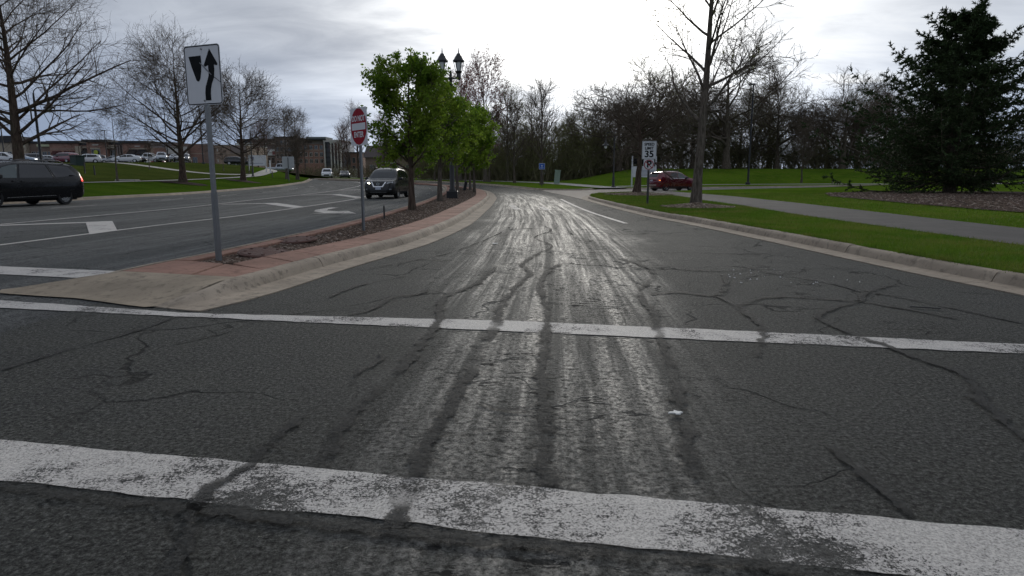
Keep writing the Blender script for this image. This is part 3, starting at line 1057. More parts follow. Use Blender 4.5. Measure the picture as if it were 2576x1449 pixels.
def bed_sampler(rg, n):
    y = 8.5 + (62 - 8.5) * rg.random(n) ** 2.0
    bl = np.interp(y, mL[:, 1], mL[:, 0]) + .63; br = np.interp(y, mR[:, 1], mR[:, 0]) - 1.29
    return bl + (br - bl) * rg.random(n), y


c = chips('bark_mulch', 15000, bed_sampler, .030, M['chips'], .088, 3)
tag(c, kind='stuff'); c.parent = median


def ring(x, y, r, n, seed, label, m=None, aspect=1.0, soil=.02):
    """mulch ring round a trunk"""
    rr = random.Random(seed)
    poly = [(x + math.cos(t) * r * rr.uniform(.88, 1.1), y + math.sin(t) * r * aspect * rr.uniform(.88, 1.1)) for t in np.linspace(0, 2 * math.pi, 26)[:-1]]
    o = sheet('mulch_ring', poly, .3, LAWN + soil, M['mulchbed'], None, None, lambda a, b: .13 * np.clip(1 - np.hypot(a - x, (b - y) / aspect) / r, 0, 1))
    tag(o, label, 'mulch', 'mulch rings round the trees', kind='stuff')

    def smp(rg, k):
        q = np.sqrt(rg.random(k)) * r * 1.12; t = rg.random(k) * 2 * math.pi
        return x + q * np.cos(t), y + q * np.sin(t) * aspect
    if n:
        cc = chips('bark_chips', n, smp, .055, m or M['chips_pale'], LAWN + soil + .004, seed, lift=lambda a, b: .13 * np.clip(1 - np.hypot(a - x, (b - y) / aspect) / r, 0, 1))
        tag(cc, kind='stuff'); cc.parent = o
    return o


# ------------------------------------------------------------------ lawns, paths
kerbB = offset_line(np.array(RIGHT), .57)
lawnR = [tuple(p) for p in kerbB[2:-2:3]] + [(9.9, 50.4), (12.4, 52.5), (15.7, 55.3), (21.6, 59.6), (30, 64.8), (60, 81.5), (95, 84), (95, 1.1), (34, 1.15)]
ROUGH = lambda a, b: .035 * np.sin(a * 1.3 + np.cos(b * .9) * 2) * np.cos(b * .7) * sst(.6, 3, np.abs(a - 5))
sheet('lawn_right', lawnR, .9, LAWN, M['grass'])
tag(bpy.data.objects['lawn_right'], kind='structure')
outB = offset_line(np.array(OUTER), .57)
drvB = offset_line(np.array(DRV), -.37)
lawnF = [tuple(p) for p in outB[3::3]] + [(-46, 132), (-60, 160), (-70, 250), (160, 250), (160, 100), (60, 84)] + [tuple(p) for p in drvB[::-4]]
sheet('lawn_far', lawnF, 2.2, LAWN, M['grass'])
tag(bpy.data.objects['lawn_far'], kind='structure')
leftB = [(x - .57, y) for x, y in LEFT]
lawnL = leftB + [(-90, 215), (-140, 215), (-140, -18)]
sheet('lawn_left', lawnL, 2.4, LAWN - .004, M['grass_left'])
tag(bpy.data.objects['lawn_left'], kind='structure')
bank = [(-33.6, -16), (-33.6, 44), (-34.0, 56), (-34.9, 71), (-37.0, 88), (-40.6, 104), (-46, 121.5), (-58, 152), (-66, 168), (-100, 168), (-100, -16)]
tag(sheet('left_bank', bank, 2.4, LAWN + .012, M['grass_dull']), kind='structure')

apron = [(2.62, 58.6), (2.74, 55.5), (3.0, 52), (3.4, 46.1), (3.87, 36.6), (4.12, 39.2), (4.87, 43.3), (6.5, 47.7), (8.6, 49.6), (10.2, 50.6), (12.4, 52.8), (11.9, 62.8), (10.3, 62.0), (8.0, 61.4), (6.9, 59.0), (5.6, 57.95), (2.8, 58.8)]
tag(sheet('driveway_apron', apron, .8, .012, M['apron']), kind='structure')
drive = [(12.4, 52.8), (15.7, 55.6), (21.6, 59.9), (30, 65.1), (60, 81.8), (62, 83.6), (45, 76.5), (30, 70.2), (18.4, 65.2), (13, 63.2), (11.9, 62.8)]
tag(sheet('driveway', drive, 1.2, .008, concrete('driveway_grey', (.20, .185, .17), .3)), kind='structure')
path = smooth_line([(9.75, 50.2), (9.72, 43.15), (9.4, 34.9), (9.05, 31.6), (8.85, 26.4), (8.5, 21.7), (8.28, 18.5), (8.12, 10.3), (8.2, 1.3)], 4) + smooth_line([(10.9, 1.3), (10.85, 13.95), (12.0, 27.1), (12.25, 31.3), (12.6, 37.7), (12.5, 44.6), (12.3, 49), (12.2, 52.3)], 4)
tag(sheet('asphalt_path', path, .7, LAWN + .012, M['path']), kind='structure')


def walkway(name, pts, width, m, dz=LAWN + .012, slabs=0.0):
    o = ribbon(name, smooth_line(pts), width, dz, m, None, .8)
    return tag(o, kind='structure')


walkway('far_path', [(9.6, 61.9), (8.3, 68), (6.6, 76), (4.4, 83), (0, 90.5), (-6, 98), (-14, 108.5), (-26, 123), (-40, 137)], 2.7, M['walk'], LAWN + .02)
walkway('mound_sidewalk', [(10.5, 66.5), (13, 69.5), (17, 72.5), (23, 75.0), (30, 76.6), (38, 77.3), (60, 78.5), (90, 80)], 1.7, M['walk'], LAWN + .02)
walkway('left_sidewalk', [(-32.2, -16), (-32.2, 45), (-32.6, 56), (-33.4, 71), (-35.4, 88), (-39, 104), (-44, 122), (-56, 150)], 2.0, M['walk'], LAWN + .04)
walkway('lawn_walk', [(-70, 112), (-62, 104), (-52, 98), (-44, 96), (-38, 99)], 2.2, M['walk'], LAWN + .05)
lot = [(-60, 60), (-64, 100), (-69, 122), (-66, 140), (-70, 168), (-138, 168), (-138, 60)]
tag(sheet('parking_lot', lot, 3.0, LAWN + .10, concrete('lot_asphalt', (.11, .105, .10), .3)), kind='structure')

# spruce bed
sp_poly = [(17.8, 37.0), (16.9, 31), (16.1, 26.5), (15.5, 21.5), (15.6, 18.4), (19, 15.5), (30, 17), (40, 26), (42, 42), (36, 50), (27, 50), (21, 44.5)]
spb = sheet('spruce_mulch_bed', sp_poly, .8, LAWN + .03, M['mulchbed'])
tag(spb, 'broad bed of brown bark mulch under the spruces', 'mulch', kind='stuff')


def sp_smp(rg, n):
    x = rg.uniform(15.2, 32, n * 3); y = rg.uniform(15, 46, n * 3)
    k = inside(sp_poly, x, y)
    return x[k][:n], y[k][:n]


cc = chips('bark_chips', 16000, sp_smp, .06, M['chips'], LAWN + .035, 31)
tag(cc, kind='stuff'); cc.parent = spb


# ------------------------------------------------------------------ grass blades
def blades(name, n, sampler, hgt, wid, m, dz, seed):
    rg = np.random.default_rng(seed)
    x, y = sampler(rg, n)
    n = len(x)
    hh = hgt * rg.uniform(.5, 1.35, n)
    a = rg.uniform(0, 2 * math.pi, n)
    lean = rg.normal(0, .45, (n, 2)) * hh[:, None]
    z = H(x, y) + dz
    dx = np.cos(a) * wid * rg.uniform(.6, 1.3, n); dy = np.sin(a) * wid
    V = np.stack([np.stack([x - dx, y - dy, z - .01], -1), np.stack([x + dx, y + dy, z - .01], -1), np.stack([x + lean[:, 0], y + lean[:, 1], z + hh], -1)], 1).reshape(-1, 3)
    F = np.arange(n * 3).reshape(-1, 3)
    o = np_obj(name, V, F, m)
    return o


RINGS = [(6.78, 24.4, 1.15), (7.94, 42.3, 2.0)]
pathA = np.array(path)


def lawn_smp(x0, x1, y0, y1, pw):
    def f(rg, n):
        x = rg.uniform(x0, x1, n); y = y0 + (y1 - y0) * rg.random(n) ** pw
        k = inside(lawnR, x, y) & ~inside(pathA, x, y) & ~inside(sp_poly, x, y)
        for rx, ry, rr in RINGS:
            k &= np.hypot(x - rx, y - ry) > rr * (.9 + .1 * rg.random(n))
        return x[k], y[k]
    return f


def edge_smp(rg, n):
    K_ = resample(kerbB, .05)
    K_ = K_[(K_[:, 1] > 4) & (K_[:, 1] < 46)]
    i = (len(K_) * rg.random(n) ** 1.3).astype(int)
    t = K_[i] + rg.normal(.02, .035, (n, 2))
    clump = np.sin(t[:, 1] * 7) + np.sin(t[:, 1] * 2.3) + rg.normal(0, .6, n) > -.3
    return t[clump, 0], t[clump, 1]


lawn_r = bpy.data.objects['lawn_right']
for nm, n, smp, hg, wd, sd in (('verge_grass', 90000, lawn_smp(4.4, 9.0, 3.5, 26, 1.35), .055, .0045, 1), ('verge_grass', 45000, lawn_smp(4.2, 10, 20, 49, 1.0), .06, .008, 2), ('kerb_edge_grass', 16000, edge_smp, .075, .005, 7), ('lawn_grass_blades', 80000, lawn_smp(10.5, 24, 9, 46, 1.0), .06, .008, 3)):
    o = blades(nm, n, smp, hg, wd, M['blade'], LAWN, sd)
    o.parent = lawn_r
    tag(o, kind='stuff')
# ================================================================== TREES
def nrm(v):
    return v / (np.linalg.norm(v, axis=-1, keepdims=True) + 1e-9)


def tubes(P, Rr, sides):
    """P (N,K,3), Rr (N,K) -> verts, quads"""
    N, K, _ = P.shape
    T = np.empty_like(P)
    T[:, 1:-1] = P[:, 2:] - P[:, :-2]; T[:, 0] = P[:, 1] - P[:, 0]; T[:, -1] = P[:, -1] - P[:, -2]
    T = nrm(T)
    ref = np.where(np.abs(T[:, :1, 2:3]) > .9, np.array([1., 0, 0]), np.array([0, 0, 1.]))
    A = nrm(np.cross(T, np.broadcast_to(ref, T.shape)))
    B = np.cross(T, A)
    ang = np.arange(sides) * 2 * math.pi / sides
    ring_ = A[:, :, None] * np.cos(ang)[None, None, :, None] + B[:, :, None] * np.sin(ang)[None, None, :, None]
    V = P[:, :, None] + ring_ * Rr[:, :, None, None]
    idx = np.arange(N * K * sides).reshape(N, K, sides)
    a = idx[:, :-1]; b = np.roll(idx, -1, 2)[:, :-1]; c = np.roll(idx, -1, 2)[:, 1:]; d = idx[:, 1:]
    return V.reshape(-1, 3), np.stack([a, b, c, d], -1).reshape(-1, 4)


def merge(parts):
    Vs = []; Fs = []; o = 0
    for V, F in parts:
        Vs.append(V); Fs.append(F + o); o += len(V)
    return np.concatenate(Vs), np.concatenate(Fs)


def trunk_line(rg, hgt, r0, K=14, wander=.02, lean=(0, 0), flare=1.45, tip=.12):
    z = np.linspace(0, 1, K)
    P = np.zeros((1, K, 3))
    P[0, :, 2] = z * hgt
    P[0, :, :2] = np.cumsum(rg.normal(0, wander * hgt / K, (K, 2)), 0) + z[:, None] * np.array(lean)
    P[0, :, :2] -= P[0, 0, :2]
    Rr = r0 * (1 - (1 - tip) * z ** .9)
    Rr[0] *= flare
    if K > 10:
        Rr[1] *= 1 + (flare - 1) * .25
    return P, Rr[None]


def sprout(rg, P, Rr, n, t0, t1, ang, asd, length, rr, K, gnarl, up, tip=.3, minr=.004, planar=0.0):
    """children of every branch in P. length: function (t) -> metres; ang degrees; up: pull towards sky"""
    N, Kp, _ = P.shape
    t = t0 + (t1 - t0) * (np.arange(n)[None] + rg.random((N, n))) / n
    f = t * (Kp - 1)
    i = np.minimum(f.astype(int), Kp - 2)
    fr = (f - i)[..., None]
    ar = np.arange(N)[:, None]
    p = P[ar, i] * (1 - fr) + P[ar, i + 1] * fr
    tg = nrm(P[ar, i + 1] - P[ar, i])
    rad = (Rr[ar, i] * (1 - fr[..., 0]) + Rr[ar, i + 1] * fr[..., 0])
    az = (np.arange(n)[None] * 2.399 + rg.random((N, 1)) * 6.28) + rg.normal(0, .5, (N, n))
    ref = np.where(np.abs(tg[..., 2:3]) > .9, np.array([1., 0, 0]), np.array([0, 0, 1.]))
    A = nrm(np.cross(tg, ref)); B = np.cross(tg, A)
    perp = A * np.cos(az)[..., None] + B * np.sin(az)[..., None]
    an = np.radians(rg.normal(ang, asd, (N, n)))[..., None]
    d = tg * np.cos(an) + perp * np.sin(an)
    if planar:
        d[..., 2] *= (1 - planar)
        d = nrm(d)
    ln = length(t, rg) if callable(length) else length * rg.uniform(.7, 1.3, (N, n))
    M_ = N * n
    d = d.reshape(M_, 3); p = p.reshape(M_, 3); ln = np.broadcast_to(ln, (N, n)).reshape(M_)
    out = np.empty((M_, K, 3))
    out[:, 0] = p
    for k in range(1, K):
        d = d + rg.normal(0, gnarl, (M_, 3)) + np.array([0, 0, up])
        d = nrm(d)
        out[:, k] = out[:, k - 1] + d * (ln / (K - 1))[:, None]
    r0 = np.maximum(rad.reshape(M_) * rr * rg.uniform(.75, 1.1, M_), minr)
    R2 = r0[:, None] * np.linspace(1, tip, K)[None]
    return out, np.maximum(R2, minr * .8)


def leaf_cards(rg, C, size, flat=0.0, quad=True):
    """small pointed leaves at points C"""
    n = len(C)
    a = nrm(rg.normal(0, 1, (n, 3))); a[:, 2] *= (1 - flat); a = nrm(a)
    b = nrm(np.cross(a, rg.normal(0, 1, (n, 3))))
    s = (size * rg.uniform(.6, 1.4, n))[:, None]
    nrmv = np.cross(a, b)
    V = np.stack([C - a * s, C + b * s * .55 + nrmv * s * .18, C + a * s, C - b * s * .55 + nrmv * s * .18], 1).reshape(-1, 3)
    F = np.arange(n * 4).reshape(-1, 4)
    return V, F


def tip_points(P, rg, per, spread, t0=.25):
    N, K, _ = P.shape
    t = t0 + (1 - t0) * rg.random((N, per))
    f = t * (K - 1); i = np.minimum(f.astype(int), K - 2); fr = (f - i)[..., None]
    ar = np.arange(N)[:, None]
    p = P[ar, i] * (1 - fr) + P[ar, i + 1] * fr
    return (p + rg.normal(0, spread, p.shape)).reshape(-1, 3)


def finish_tree(name, label, levels, sides, mats, loc, group=None, rz=0.0, leaves=None, leafmat=None, trunk_lv=2):
    root = thing(name, label, 'tree', loc, rz, group)
    Vt, Ft = merge([tubes(P, r_, s) for (P, r_), s in zip(levels[:trunk_lv], sides[:trunk_lv])])
    np_obj('trunk', Vt, Ft, mats[0], root, True)
    Vc, Fc = merge([tubes(P, r_, s) for (P, r_), s in zip(levels[trunk_lv:], sides[trunk_lv:])])
    cr = np_obj('crown', Vc, Fc, mats[1], root, True)
    if leaves is not None:
        lf = np_obj('foliage', leaves[0], leaves[1], leafmat, root)
        lf['kind'] = 'stuff'
    return root


def place(x, y, dz=LAWN):
    return (x, y, h(x, y) + dz - .04)


def spread_tree(seed, hgt, r0, crown_r, low=.22, dens=1.0, droop=True, minr=.006, gn=.09):
    """street tree with low spreading and high climbing limbs (left side of the road)"""
    rg = np.random.default_rng(seed)
    L0 = trunk_line(rg, hgt, r0, 16, .03, tip=.05)
    nl = int(26 * dens)

    def len1(t, g):
        u = (t - low) / (1 - low)
        prof = np.where(u < .18, .72 + u * 1.5, 1.0 - (u - .18) * .95)
        return crown_r * prof * g.uniform(.8, 1.2, t.shape)
    P1, R1 = sprout(rg, *L0, nl, low, .97, 64, 9, len1, .50, 9, .075, .028, .2, minr * 2.2)
    # the lowest limbs reach out flat, upper ones climb
    P2, R2 = sprout(rg, P1, R1, 9, .18, .97, 42, 12, lambda t, g: crown_r * .42 * (1.12 - t * .6) * g.uniform(.6, 1.25, t.shape), .55, 6, gn, .04, .3, minr * 1.4)
    P3, R3 = sprout(rg, P2, R2, 6, .2, .98, 40, 14, lambda t, g: crown_r * .2 * g.uniform(.6, 1.3, t.shape), .6, 4, gn * 1.2, .05, .4, minr)
    P4, R4 = sprout(rg, P3, R3, 3, .3, 1.0, 38, 14, lambda t, g: crown_r * .10 * g.uniform(.6, 1.3, t.shape), .7, 3, gn, .05, .5, minr * .8)
    return [L0, (P1, R1), (P2, R2), (P3, R3), (P4, R4)], rg


def oak_tree(seed, hgt, r0, crown_r, fork=.28, dens=1.0, minr=.012):
    """gnarled open oak: short trunk, heavy twisting limbs"""
    rg = np.random.default_rng(seed)
    L0 = trunk_line(rg, hgt * .62, r0, 12, .10, tip=.18)
    P1, R1 = sprout(rg, *L0, 15, fork / .62, .99, 64, 15, lambda t, g: crown_r * (1.22 - .42 * t) * g.uniform(.75, 1.15, t.shape), .60, 11, .20, .040, .18, minr * 3)
    P2, R2 = sprout(rg, P1, R1, int(8 * dens), .18, .98, 46, 15, lambda t, g: crown_r * .45 * (1.15 - .55 * t) * g.uniform(.6, 1.2, t.shape), .55, 7, .20, .06, .25, minr * 1.7)
    P3, R3 = sprout(rg, P2, R2, int(7 * dens), .15, .98, 45, 15, lambda t, g: crown_r * .20 * g.uniform(.6, 1.3, t.shape), .55, 5, .20, .05, .35, minr)
    P4, R4 = sprout(rg, P3, R3, 4, .25, 1.0, 42, 15, lambda t, g: crown_r * .09 * g.uniform(.6, 1.3, t.shape), .7, 3, .16, .04, .5, minr * .75)
    return [L0, (P1, R1), (P2, R2), (P3, R3), (P4, R4)], rg


SIDES = [10, 6, 5, 3, 3]
D_ = 'bark_dark'

# --- left verge trees
G_LEFT = 'bare trees along the left verge'
lv, rg = spread_tree(11, 12.0, .36, 7.0, low=.19, dens=1.4, minr=.008)
finish_tree('bare_tree', 'largest bare spreading tree, at the far left behind the black minivan', lv, SIDES, (M['bark_brown'], M['twig']), place(-29.2, 39.6), G_LEFT)
lv, rg = spread_tree(12, 10.6, .30, 6.4, low=.20, dens=1.3, minr=.010)
finish_tree('bare_tree', 'bare spreading tree seen behind the tall keep-right sign pole', lv, SIDES, (M['bark_brown'], M['twig']), place(-29, 58.6), G_LEFT)
lv, rg = spread_tree(13, 10.0, .28, 6.2, low=.24, dens=1.2, minr=.011)
finish_tree('bare_tree', 'bare tree with domed crown right of the keep-right sign', lv, SIDES, (M['bark_brown'], M['twig']), place(-29.5, 73), G_LEFT)
lv, rg = spread_tree(14, 6.6, .085, 1.9, low=.28, dens=.6, minr=.005)
finish_tree('sapling', 'thin bare young tree on the left lawn beside the sidewalk', lv, SIDES, (M['bark_grey'], M['twig']), place(-33.9, 57.2), 'young trees on the left lawn')
lv, rg = spread_tree(15, 9.0, .2, 3.4, low=.25, dens=.9, minr=.009)
t_ = finish_tree('bare_tree', 'upright bare tree beside the back of the square road sign', lv, SIDES, (M['bark_grey'], M['twig']), place(-31.8, 94), G_LEFT)
lv, rg = spread_tree(16, 9.5, .24, 3.2, low=.2, dens=.9, minr=.009)
finish_tree('bare_tree', 'bare dark tree just right of the upright one by the road sign', lv, SIDES, (M['bark_dark'], M['twig']), place(-31.6, 98), G_LEFT)
for i, (x, y, hg, lab) in enumerate(((-50, 92, 3.6, 'small staked young tree on the left lawn below the parked dark cars'), (-45, 104, 3.4, 'small young tree on the lawn left of the spreading street tree'), (-40, 101.5, 3.2, 'small young tree near the white real estate sign'))):
    lv, rg = spread_tree(60 + i, hg, .07, .9, low=.4, dens=.4, minr=.006)
    finish_tree('sapling', lab, lv, SIDES, (M['bark_grey'], M['twig']), place(x, y), 'young trees on the left lawn')

ring(-29.2, 39.6, 1.9, 0, 71, 'dark mulch ring under the largest left tree')
ring(-29, 58.6, 1.9, 0, 72, 'dark mulch ring behind the keep-right sign pole')
ring(-29.5, 73, 1.9, 0, 73, 'dark mulch ring under the domed bare tree')

# --- big sparse tree by the speed limit sign
rg = np.random.default_rng(25)
L0 = trunk_line(rg, 11.2, .195, 20, .02, (.35, .2), flare=1.3, tip=.06)
P1, R1 = sprout(rg, *L0, 26, .27, .97, 52, 9, lambda t, g: (3.6 - 1.6 * np.abs(t - .45) - 1.3 * t) * g.uniform(.75, 1.25, t.shape), .50, 9, .085, .035, .2, .016)
P2, R2 = sprout(rg, P1, R1, 8, .25, .97, 40, 10, lambda t, g: 1.35 * (1.1 - t * .55) * g.uniform(.6, 1.25, t.shape), .5, 6, .10, .04, .35, .011)
P3, R3 = sprout(rg, P2, R2, 5, .25, 1.0, 42, 14, lambda t, g: .5 * g.uniform(.6, 1.3, t.shape), .6, 4, .13, .04, .5, .009)
C = tip_points(P3, rg, 3, .012, .6)
lf = leaf_cards(rg, C, .03)
finish_tree('street_tree', 'tall sparse budding tree on the right verge, trunk in front of red car', [L0, (P1, R1), (P2, R2), (P3, R3)], [12, 7, 5, 3], (M['bark_grey'], M['twig']), place(6.78, 24.4), 'trees on the right verge', leaves=lf, leafmat=M['bud_green'])
ring(6.72, 24.0, 1.15, 4200, 74, 'ring of pale bark chips round the tall sparse right tree')
lv, rg = oak_tree(26, 8.0, .24, 3.4, fork=.30, dens=1.0, minr=.008)
finish_tree('street_tree', 'dense bare tree behind the speed limit sign on the right verge', lv, SIDES, (M['bark_brown'], M['twig']), place(7.94, 42.3), 'trees on the right verge')
ring(7.9, 41.5, 1.9, 3200, 75, 'ring of pale bark chips behind the speed limit post', aspect=1.4)


# --- leafy median trees
def pear_tree(seed, hgt, r0, w_, clear=.30, leafn=26, size=.062):
    rg = np.random.default_rng(seed)
    L0 = trunk_line(rg, hgt * .93, r0, 14, .03, flare=1.25, tip=.1)

    def len1(t, g):
        u = (t - clear) / (1 - clear)
        prof = np.sin(np.clip(u * .86 + .17, 0, 1) * math.pi) ** .75
        return w_ * (.25 + .92 * prof) * g.uniform(.8, 1.15, t.shape)
    P1, R1 = sprout(rg, *L0, 34, clear, .97, 58, 9, len1, .5, 7, .10, .07, .25, .008)
    P2, R2 = sprout(rg, P1, R1, 9, .3, .98, 45, 14, lambda t, g: w_ * .42 * g.uniform(.55, 1.25, t.shape), .55, 5, .14, .05, .35, .006)
    P3, R3 = sprout(rg, P2, R2, 4, .3, 1.0, 45, 15, lambda t, g: w_ * .14 * g.uniform(.6, 1.3, t.shape), .6, 3, .12, .03, .5, .004)
    C = tip_points(P3, rg, leafn // 3, .075, .15)
    C2 = tip_points(P2, rg, 6, .06, .6)
    # leaves come in bunches with bare gaps between them
    C = np.concatenate([C, C2])
    cell = np.floor(C / .42 + seed * .37).astype(int)
    hsh = ((cell[:, 0] * 73856093) ^ (cell[:, 1] * 19349663) ^ (cell[:, 2] * 83492791)) % 97
    C = C[hsh < 80]
    return [L0, (P1, R1), (P2, R2), (P3, R3)], leaf_cards(rg, C, size)


G_MED = 'leafy trees on the median'
meds = [(-3.46, 22.9, 5.0, .125, 1.38, 'leaf', 'largest leafy green tree on the median, nearest the road signs'),
        (-3.43, 31.5, 5.5, .13, 1.5, 'leaf', 'second leafy tree on the median, between nearest tree and lamp post'),
        (-3.75, 45.4, 5.9, .13, 1.7, 'leaf_far', 'leafy median tree just behind the double lamp post'),
        (-2.85, 50.2, 5.9, .12, 1.75, 'leaf_far', 'bright leafy median tree right of the double lamp post'),
        (-3.6, 57.5, 5.6, .12, 1.7, 'leaf_far', 'leafy median tree second from the far end of the row'),
        (-4.6, 66, 5.6, .12, 1.7, 'leaf_far', 'farthest leafy tree of the median row')]
for i, (x, y, hg, r0, w_, lm, lab) in enumerate(meds):
    lv, lf = pear_tree(80 + i, hg, r0, w_, leafn=39 if i < 2 else 27, size=.056 if i < 2 else .08, clear=.27)
    finish_tree('leafy_tree', lab, lv, [10, 6, 4, 3], (M['bark_grey'] if i else M['bark_brown'], M['twig']), (x, y, h(x, y) + .08), G_MED, leaves=lf, leafmat=M[lm])


# --- spruces
def spruce(seed, hgt, rad, r0, loc, label, skirt=.75):
    rg = np.random.default_rng(seed)
    P0, R0 = trunk_line(rg, hgt, r0, 18, .008, flare=1.3, tip=.04)
    nb = 210

    def len1(t, g):
        u = 1 - t
        return (rad * (.10 + .95 * u ** .78) * (1 + .14 * np.sin(t * 46)) * g.uniform(.55, 1.25, t.shape))
    P1, R1 = sprout(rg, P0, R0, nb, skirt / hgt, .985, 84, 7, len1, .18, 9, .035, -.012, .25, .010)
    # tips of the boughs turn up
    K = P1.shape[1]
    lift = np.clip(np.linspace(-.4, 1, K), 0, 1) ** 2
    ln = np.linalg.norm(P1[:, -1] - P1[:, 0], axis=1)
    sag = np.sin(np.linspace(0, 1, K) * math.pi) * -.10
    P1[:, :, 2] += ln[:, None] * (lift * .16 + sag)[None]
    P2, R2 = sprout(rg, P1, R1, 22, .10, .99, 56, 10, lambda t, g: (.24 + .20 * np.linalg.norm(P1[:, -1] - P1[:, 0], axis=1)[:, None] * (1.05 - t)) * g.uniform(.7, 1.25, t.shape), .4, 5, .05, -.03, .4, .005, planar=.55)
    root = thing('spruce_tree', label, 'tree', loc, 0, 'spruces in the mulch bed')
    V, F = tubes(P0, R0, 10)
    np_obj('trunk', V, F, M['bark_dark'], root, True)
    V, F = merge([tubes(P1, R1, 4), tubes(P2, R2, 3)])
    np_obj('boughs', V, F, M['twig'], root)
    # needles: short dark blades round the twigs
    both = [(P2, 22), (P1[:, 2:], 30)]
    Vs = []
    for P, per in both:
        N, Kk, _ = P.shape
        t = rg.random((N, per)); f = t * (Kk - 1); i = np.minimum(f.astype(int), Kk - 2); fr = (f - i)[..., None]
        ar = np.arange(N)[:, None]
        p = (P[ar, i] * (1 - fr) + P[ar, i + 1] * fr).reshape(-1, 3)
        tg = nrm(P[ar, i + 1] - P[ar, i]).reshape(-1, 3)
        d = nrm(tg * .8 + rg.normal(0, .55, tg.shape) + np.array([0, 0, -.05]))
        sd = nrm(np.cross(d, rg.normal(0, 1, d.shape)))
        s = rg.uniform(.14, .32, (len(p), 1))
        Vs.append(np.stack([p - sd * .042, p + sd * .042, p + d * s], 1).reshape(-1, 3))
    Vn = np.concatenate(Vs)
    o = np_obj('foliage', Vn, np.arange(len(Vn)).reshape(-1, 3), M['needle'], root)
    o['kind'] = 'stuff'
    return root


spruce(5, 11.9, 8.1, .34, place(29.9, 45.4), 'tall dark spruce with low skirt standing in bark mulch')
spruce(6, 13.5, 7.0, .34, place(38.6, 38.5), 'dark spruce cut off by the right edge of the photo')

# --- woods on and behind the mound: a few kinds, each tree an object
kinds = {}
for kname, seed, args in (('oakA', 101, (15, .42, 7.6)), ('oakB', 102, (14, .40, 7.0)), ('oakC', 103, (16, .44, 7.2)), ('oakD', 104, (13, .34, 6.2))):
    lv, rg = oak_tree(seed, *args, fork=.125, dens=1.25, minr=.019)
    kinds[kname] = (lv, rg)


def slim_tree(seed, hgt, r0, w_, minr=.012):
    rg = np.random.default_rng(seed)
    L0 = trunk_line(rg, hgt, r0, 14, .03, tip=.06)
    P1, R1 = sprout(rg, *L0, 24, .20, .97, 34, 9, lambda t, g: w_ * 1.5 * (1.15 - .72 * t) * g.uniform(.75, 1.2, t.shape), .5, 8, .07, .06, .2, minr * 2)
    P2, R2 = sprout(rg, P1, R1, 8, .2, .98, 36, 12, lambda t, g: w_ * .55 * g.uniform(.6, 1.2, t.shape), .5, 5, .09, .06, .3, minr * 1.3)
    P3, R3 = sprout(rg, P2, R2, 6, .2, 1.0, 38, 14, lambda t, g: w_ * .24 * g.uniform(.6, 1.3, t.shape), .6, 4, .10, .05, .5, minr * .9)
    return [L0, (P1, R1), (P2, R2), (P3, R3)], rg


for kname, seed, args in (('slimA', 111, (16.5, .30, 4.4)), ('slimB', 112, (14, .26, 4.0)), ('slimC', 113, (11, .2, 3.0))):
    kinds[kname] = slim_tree(seed, *args, minr=.017)
protos = {}


def wood(kind, x, y, sc, label, rz, tw='twig', bk='bark_dark', bud=None, group='trees of the wood', budn=2, bsize=.07, name='wood_tree'):
    key = (kind, tw, bk, bud)
    if key not in protos:
        lv, rg = kinds[kind]
        lf = None
        if bud:
            C = tip_points(lv[-1][0], rg, budn, .05, .2)
            lf = leaf_cards(rg, C, bsize)
        o = finish_tree(name, label, lv, SIDES if len(lv) == 5 else [10, 6, 4, 3], (M[bk], M[tw]), (0, 0, 0), group, 0, lf, M[bud] if bud else None)
        protos[key] = o
    else:
        o = copy_tree(protos[key])
        o.name = name
    o.location = place(x, y)
    o.rotation_euler = (0, 0, rz)
    o.scale = (sc, sc, sc)
    tag(o, label, 'tree', group)
    return o


wood('oakA', 29.5, 92, 1.30, 'largest open oak on the mound, right of the tall sparse tree', .4)
wood('oakB', 15.5, 97, 1.1, 'bare oak on the mound behind the speed limit sign', 1.7)
wood('oakC', 21.5, 101, 1.12, 'bare oak behind the trunk of the tall sparse tree', 2.9, tw='twig_olive')
wood('oakD', 38.5, 97, 1.05, 'bare oak on the mound between the large oak and the spruce', 4.0)
wood('oakB', 46, 93, 1.0, 'bare oak just left of the tall spruce', 5.0)
wood('oakA', 55, 99, .88, 'bare oak seen through the top of the spruce', 2.2)
wood('oakC', 64, 97, .9, 'bare oak behind the right edge of the spruce', 3.3)
wood('oakD', 33, 108, .9, 'bare oak deep in the wood behind the large oak', 1.1)
wood('oakC', 43, 112, 1.0, 'bare oak deep in the wood left of the spruce', .2, tw='twig_olive')
wood('oakA', 25, 115, 1.0, 'bare oak deep in the wood behind the tall sparse tree', 5.5)
wood('oakD', 10.5, 101, .74, 'olive budding oak at the left shoulder of the mound', 2.4, tw='twig_olive', bud='bud_green')
wood('oakB', 6.0, 106, .72, 'olive budding oak above the pale green cabinet', .9, tw='twig_olive', bud='bud_green')
wood('oakC', 2.5, 101, .66, 'olive budding oak behind the blue sign', 4.4, tw='twig_olive', bud='bud_green')
wood('oakD', 13.5, 112, .85, 'olive budding oak deep in the wood behind the lamp on the mound', 3.6, tw='twig_olive', bud='bud_green')
wood('oakA', -1.5, 112, .72, 'olive budding oak deep in the wood left of the blue sign', 1.4, tw='twig_olive', bud='bud_green')
wood('slimB', -.6, 93, .80, 'green budding upright tree left of the blue sign', 2.0, tw='twig_olive', bk='bark_olive', bud='bud_green', budn=4)
wood('slimA', -3.6, 90, .86, 'tall red budding tree right of the leafy median row', .6, tw='twig_red', bk='bark_grey', bud='bud_red', budn=5, bsize=.1)
wood('slimA', -7.5, 97, .82, 'red budding tree behind the leafy median row', 3.1, tw='twig_red', bk='bark_grey', bud='bud_red', budn=3, bsize=.1)
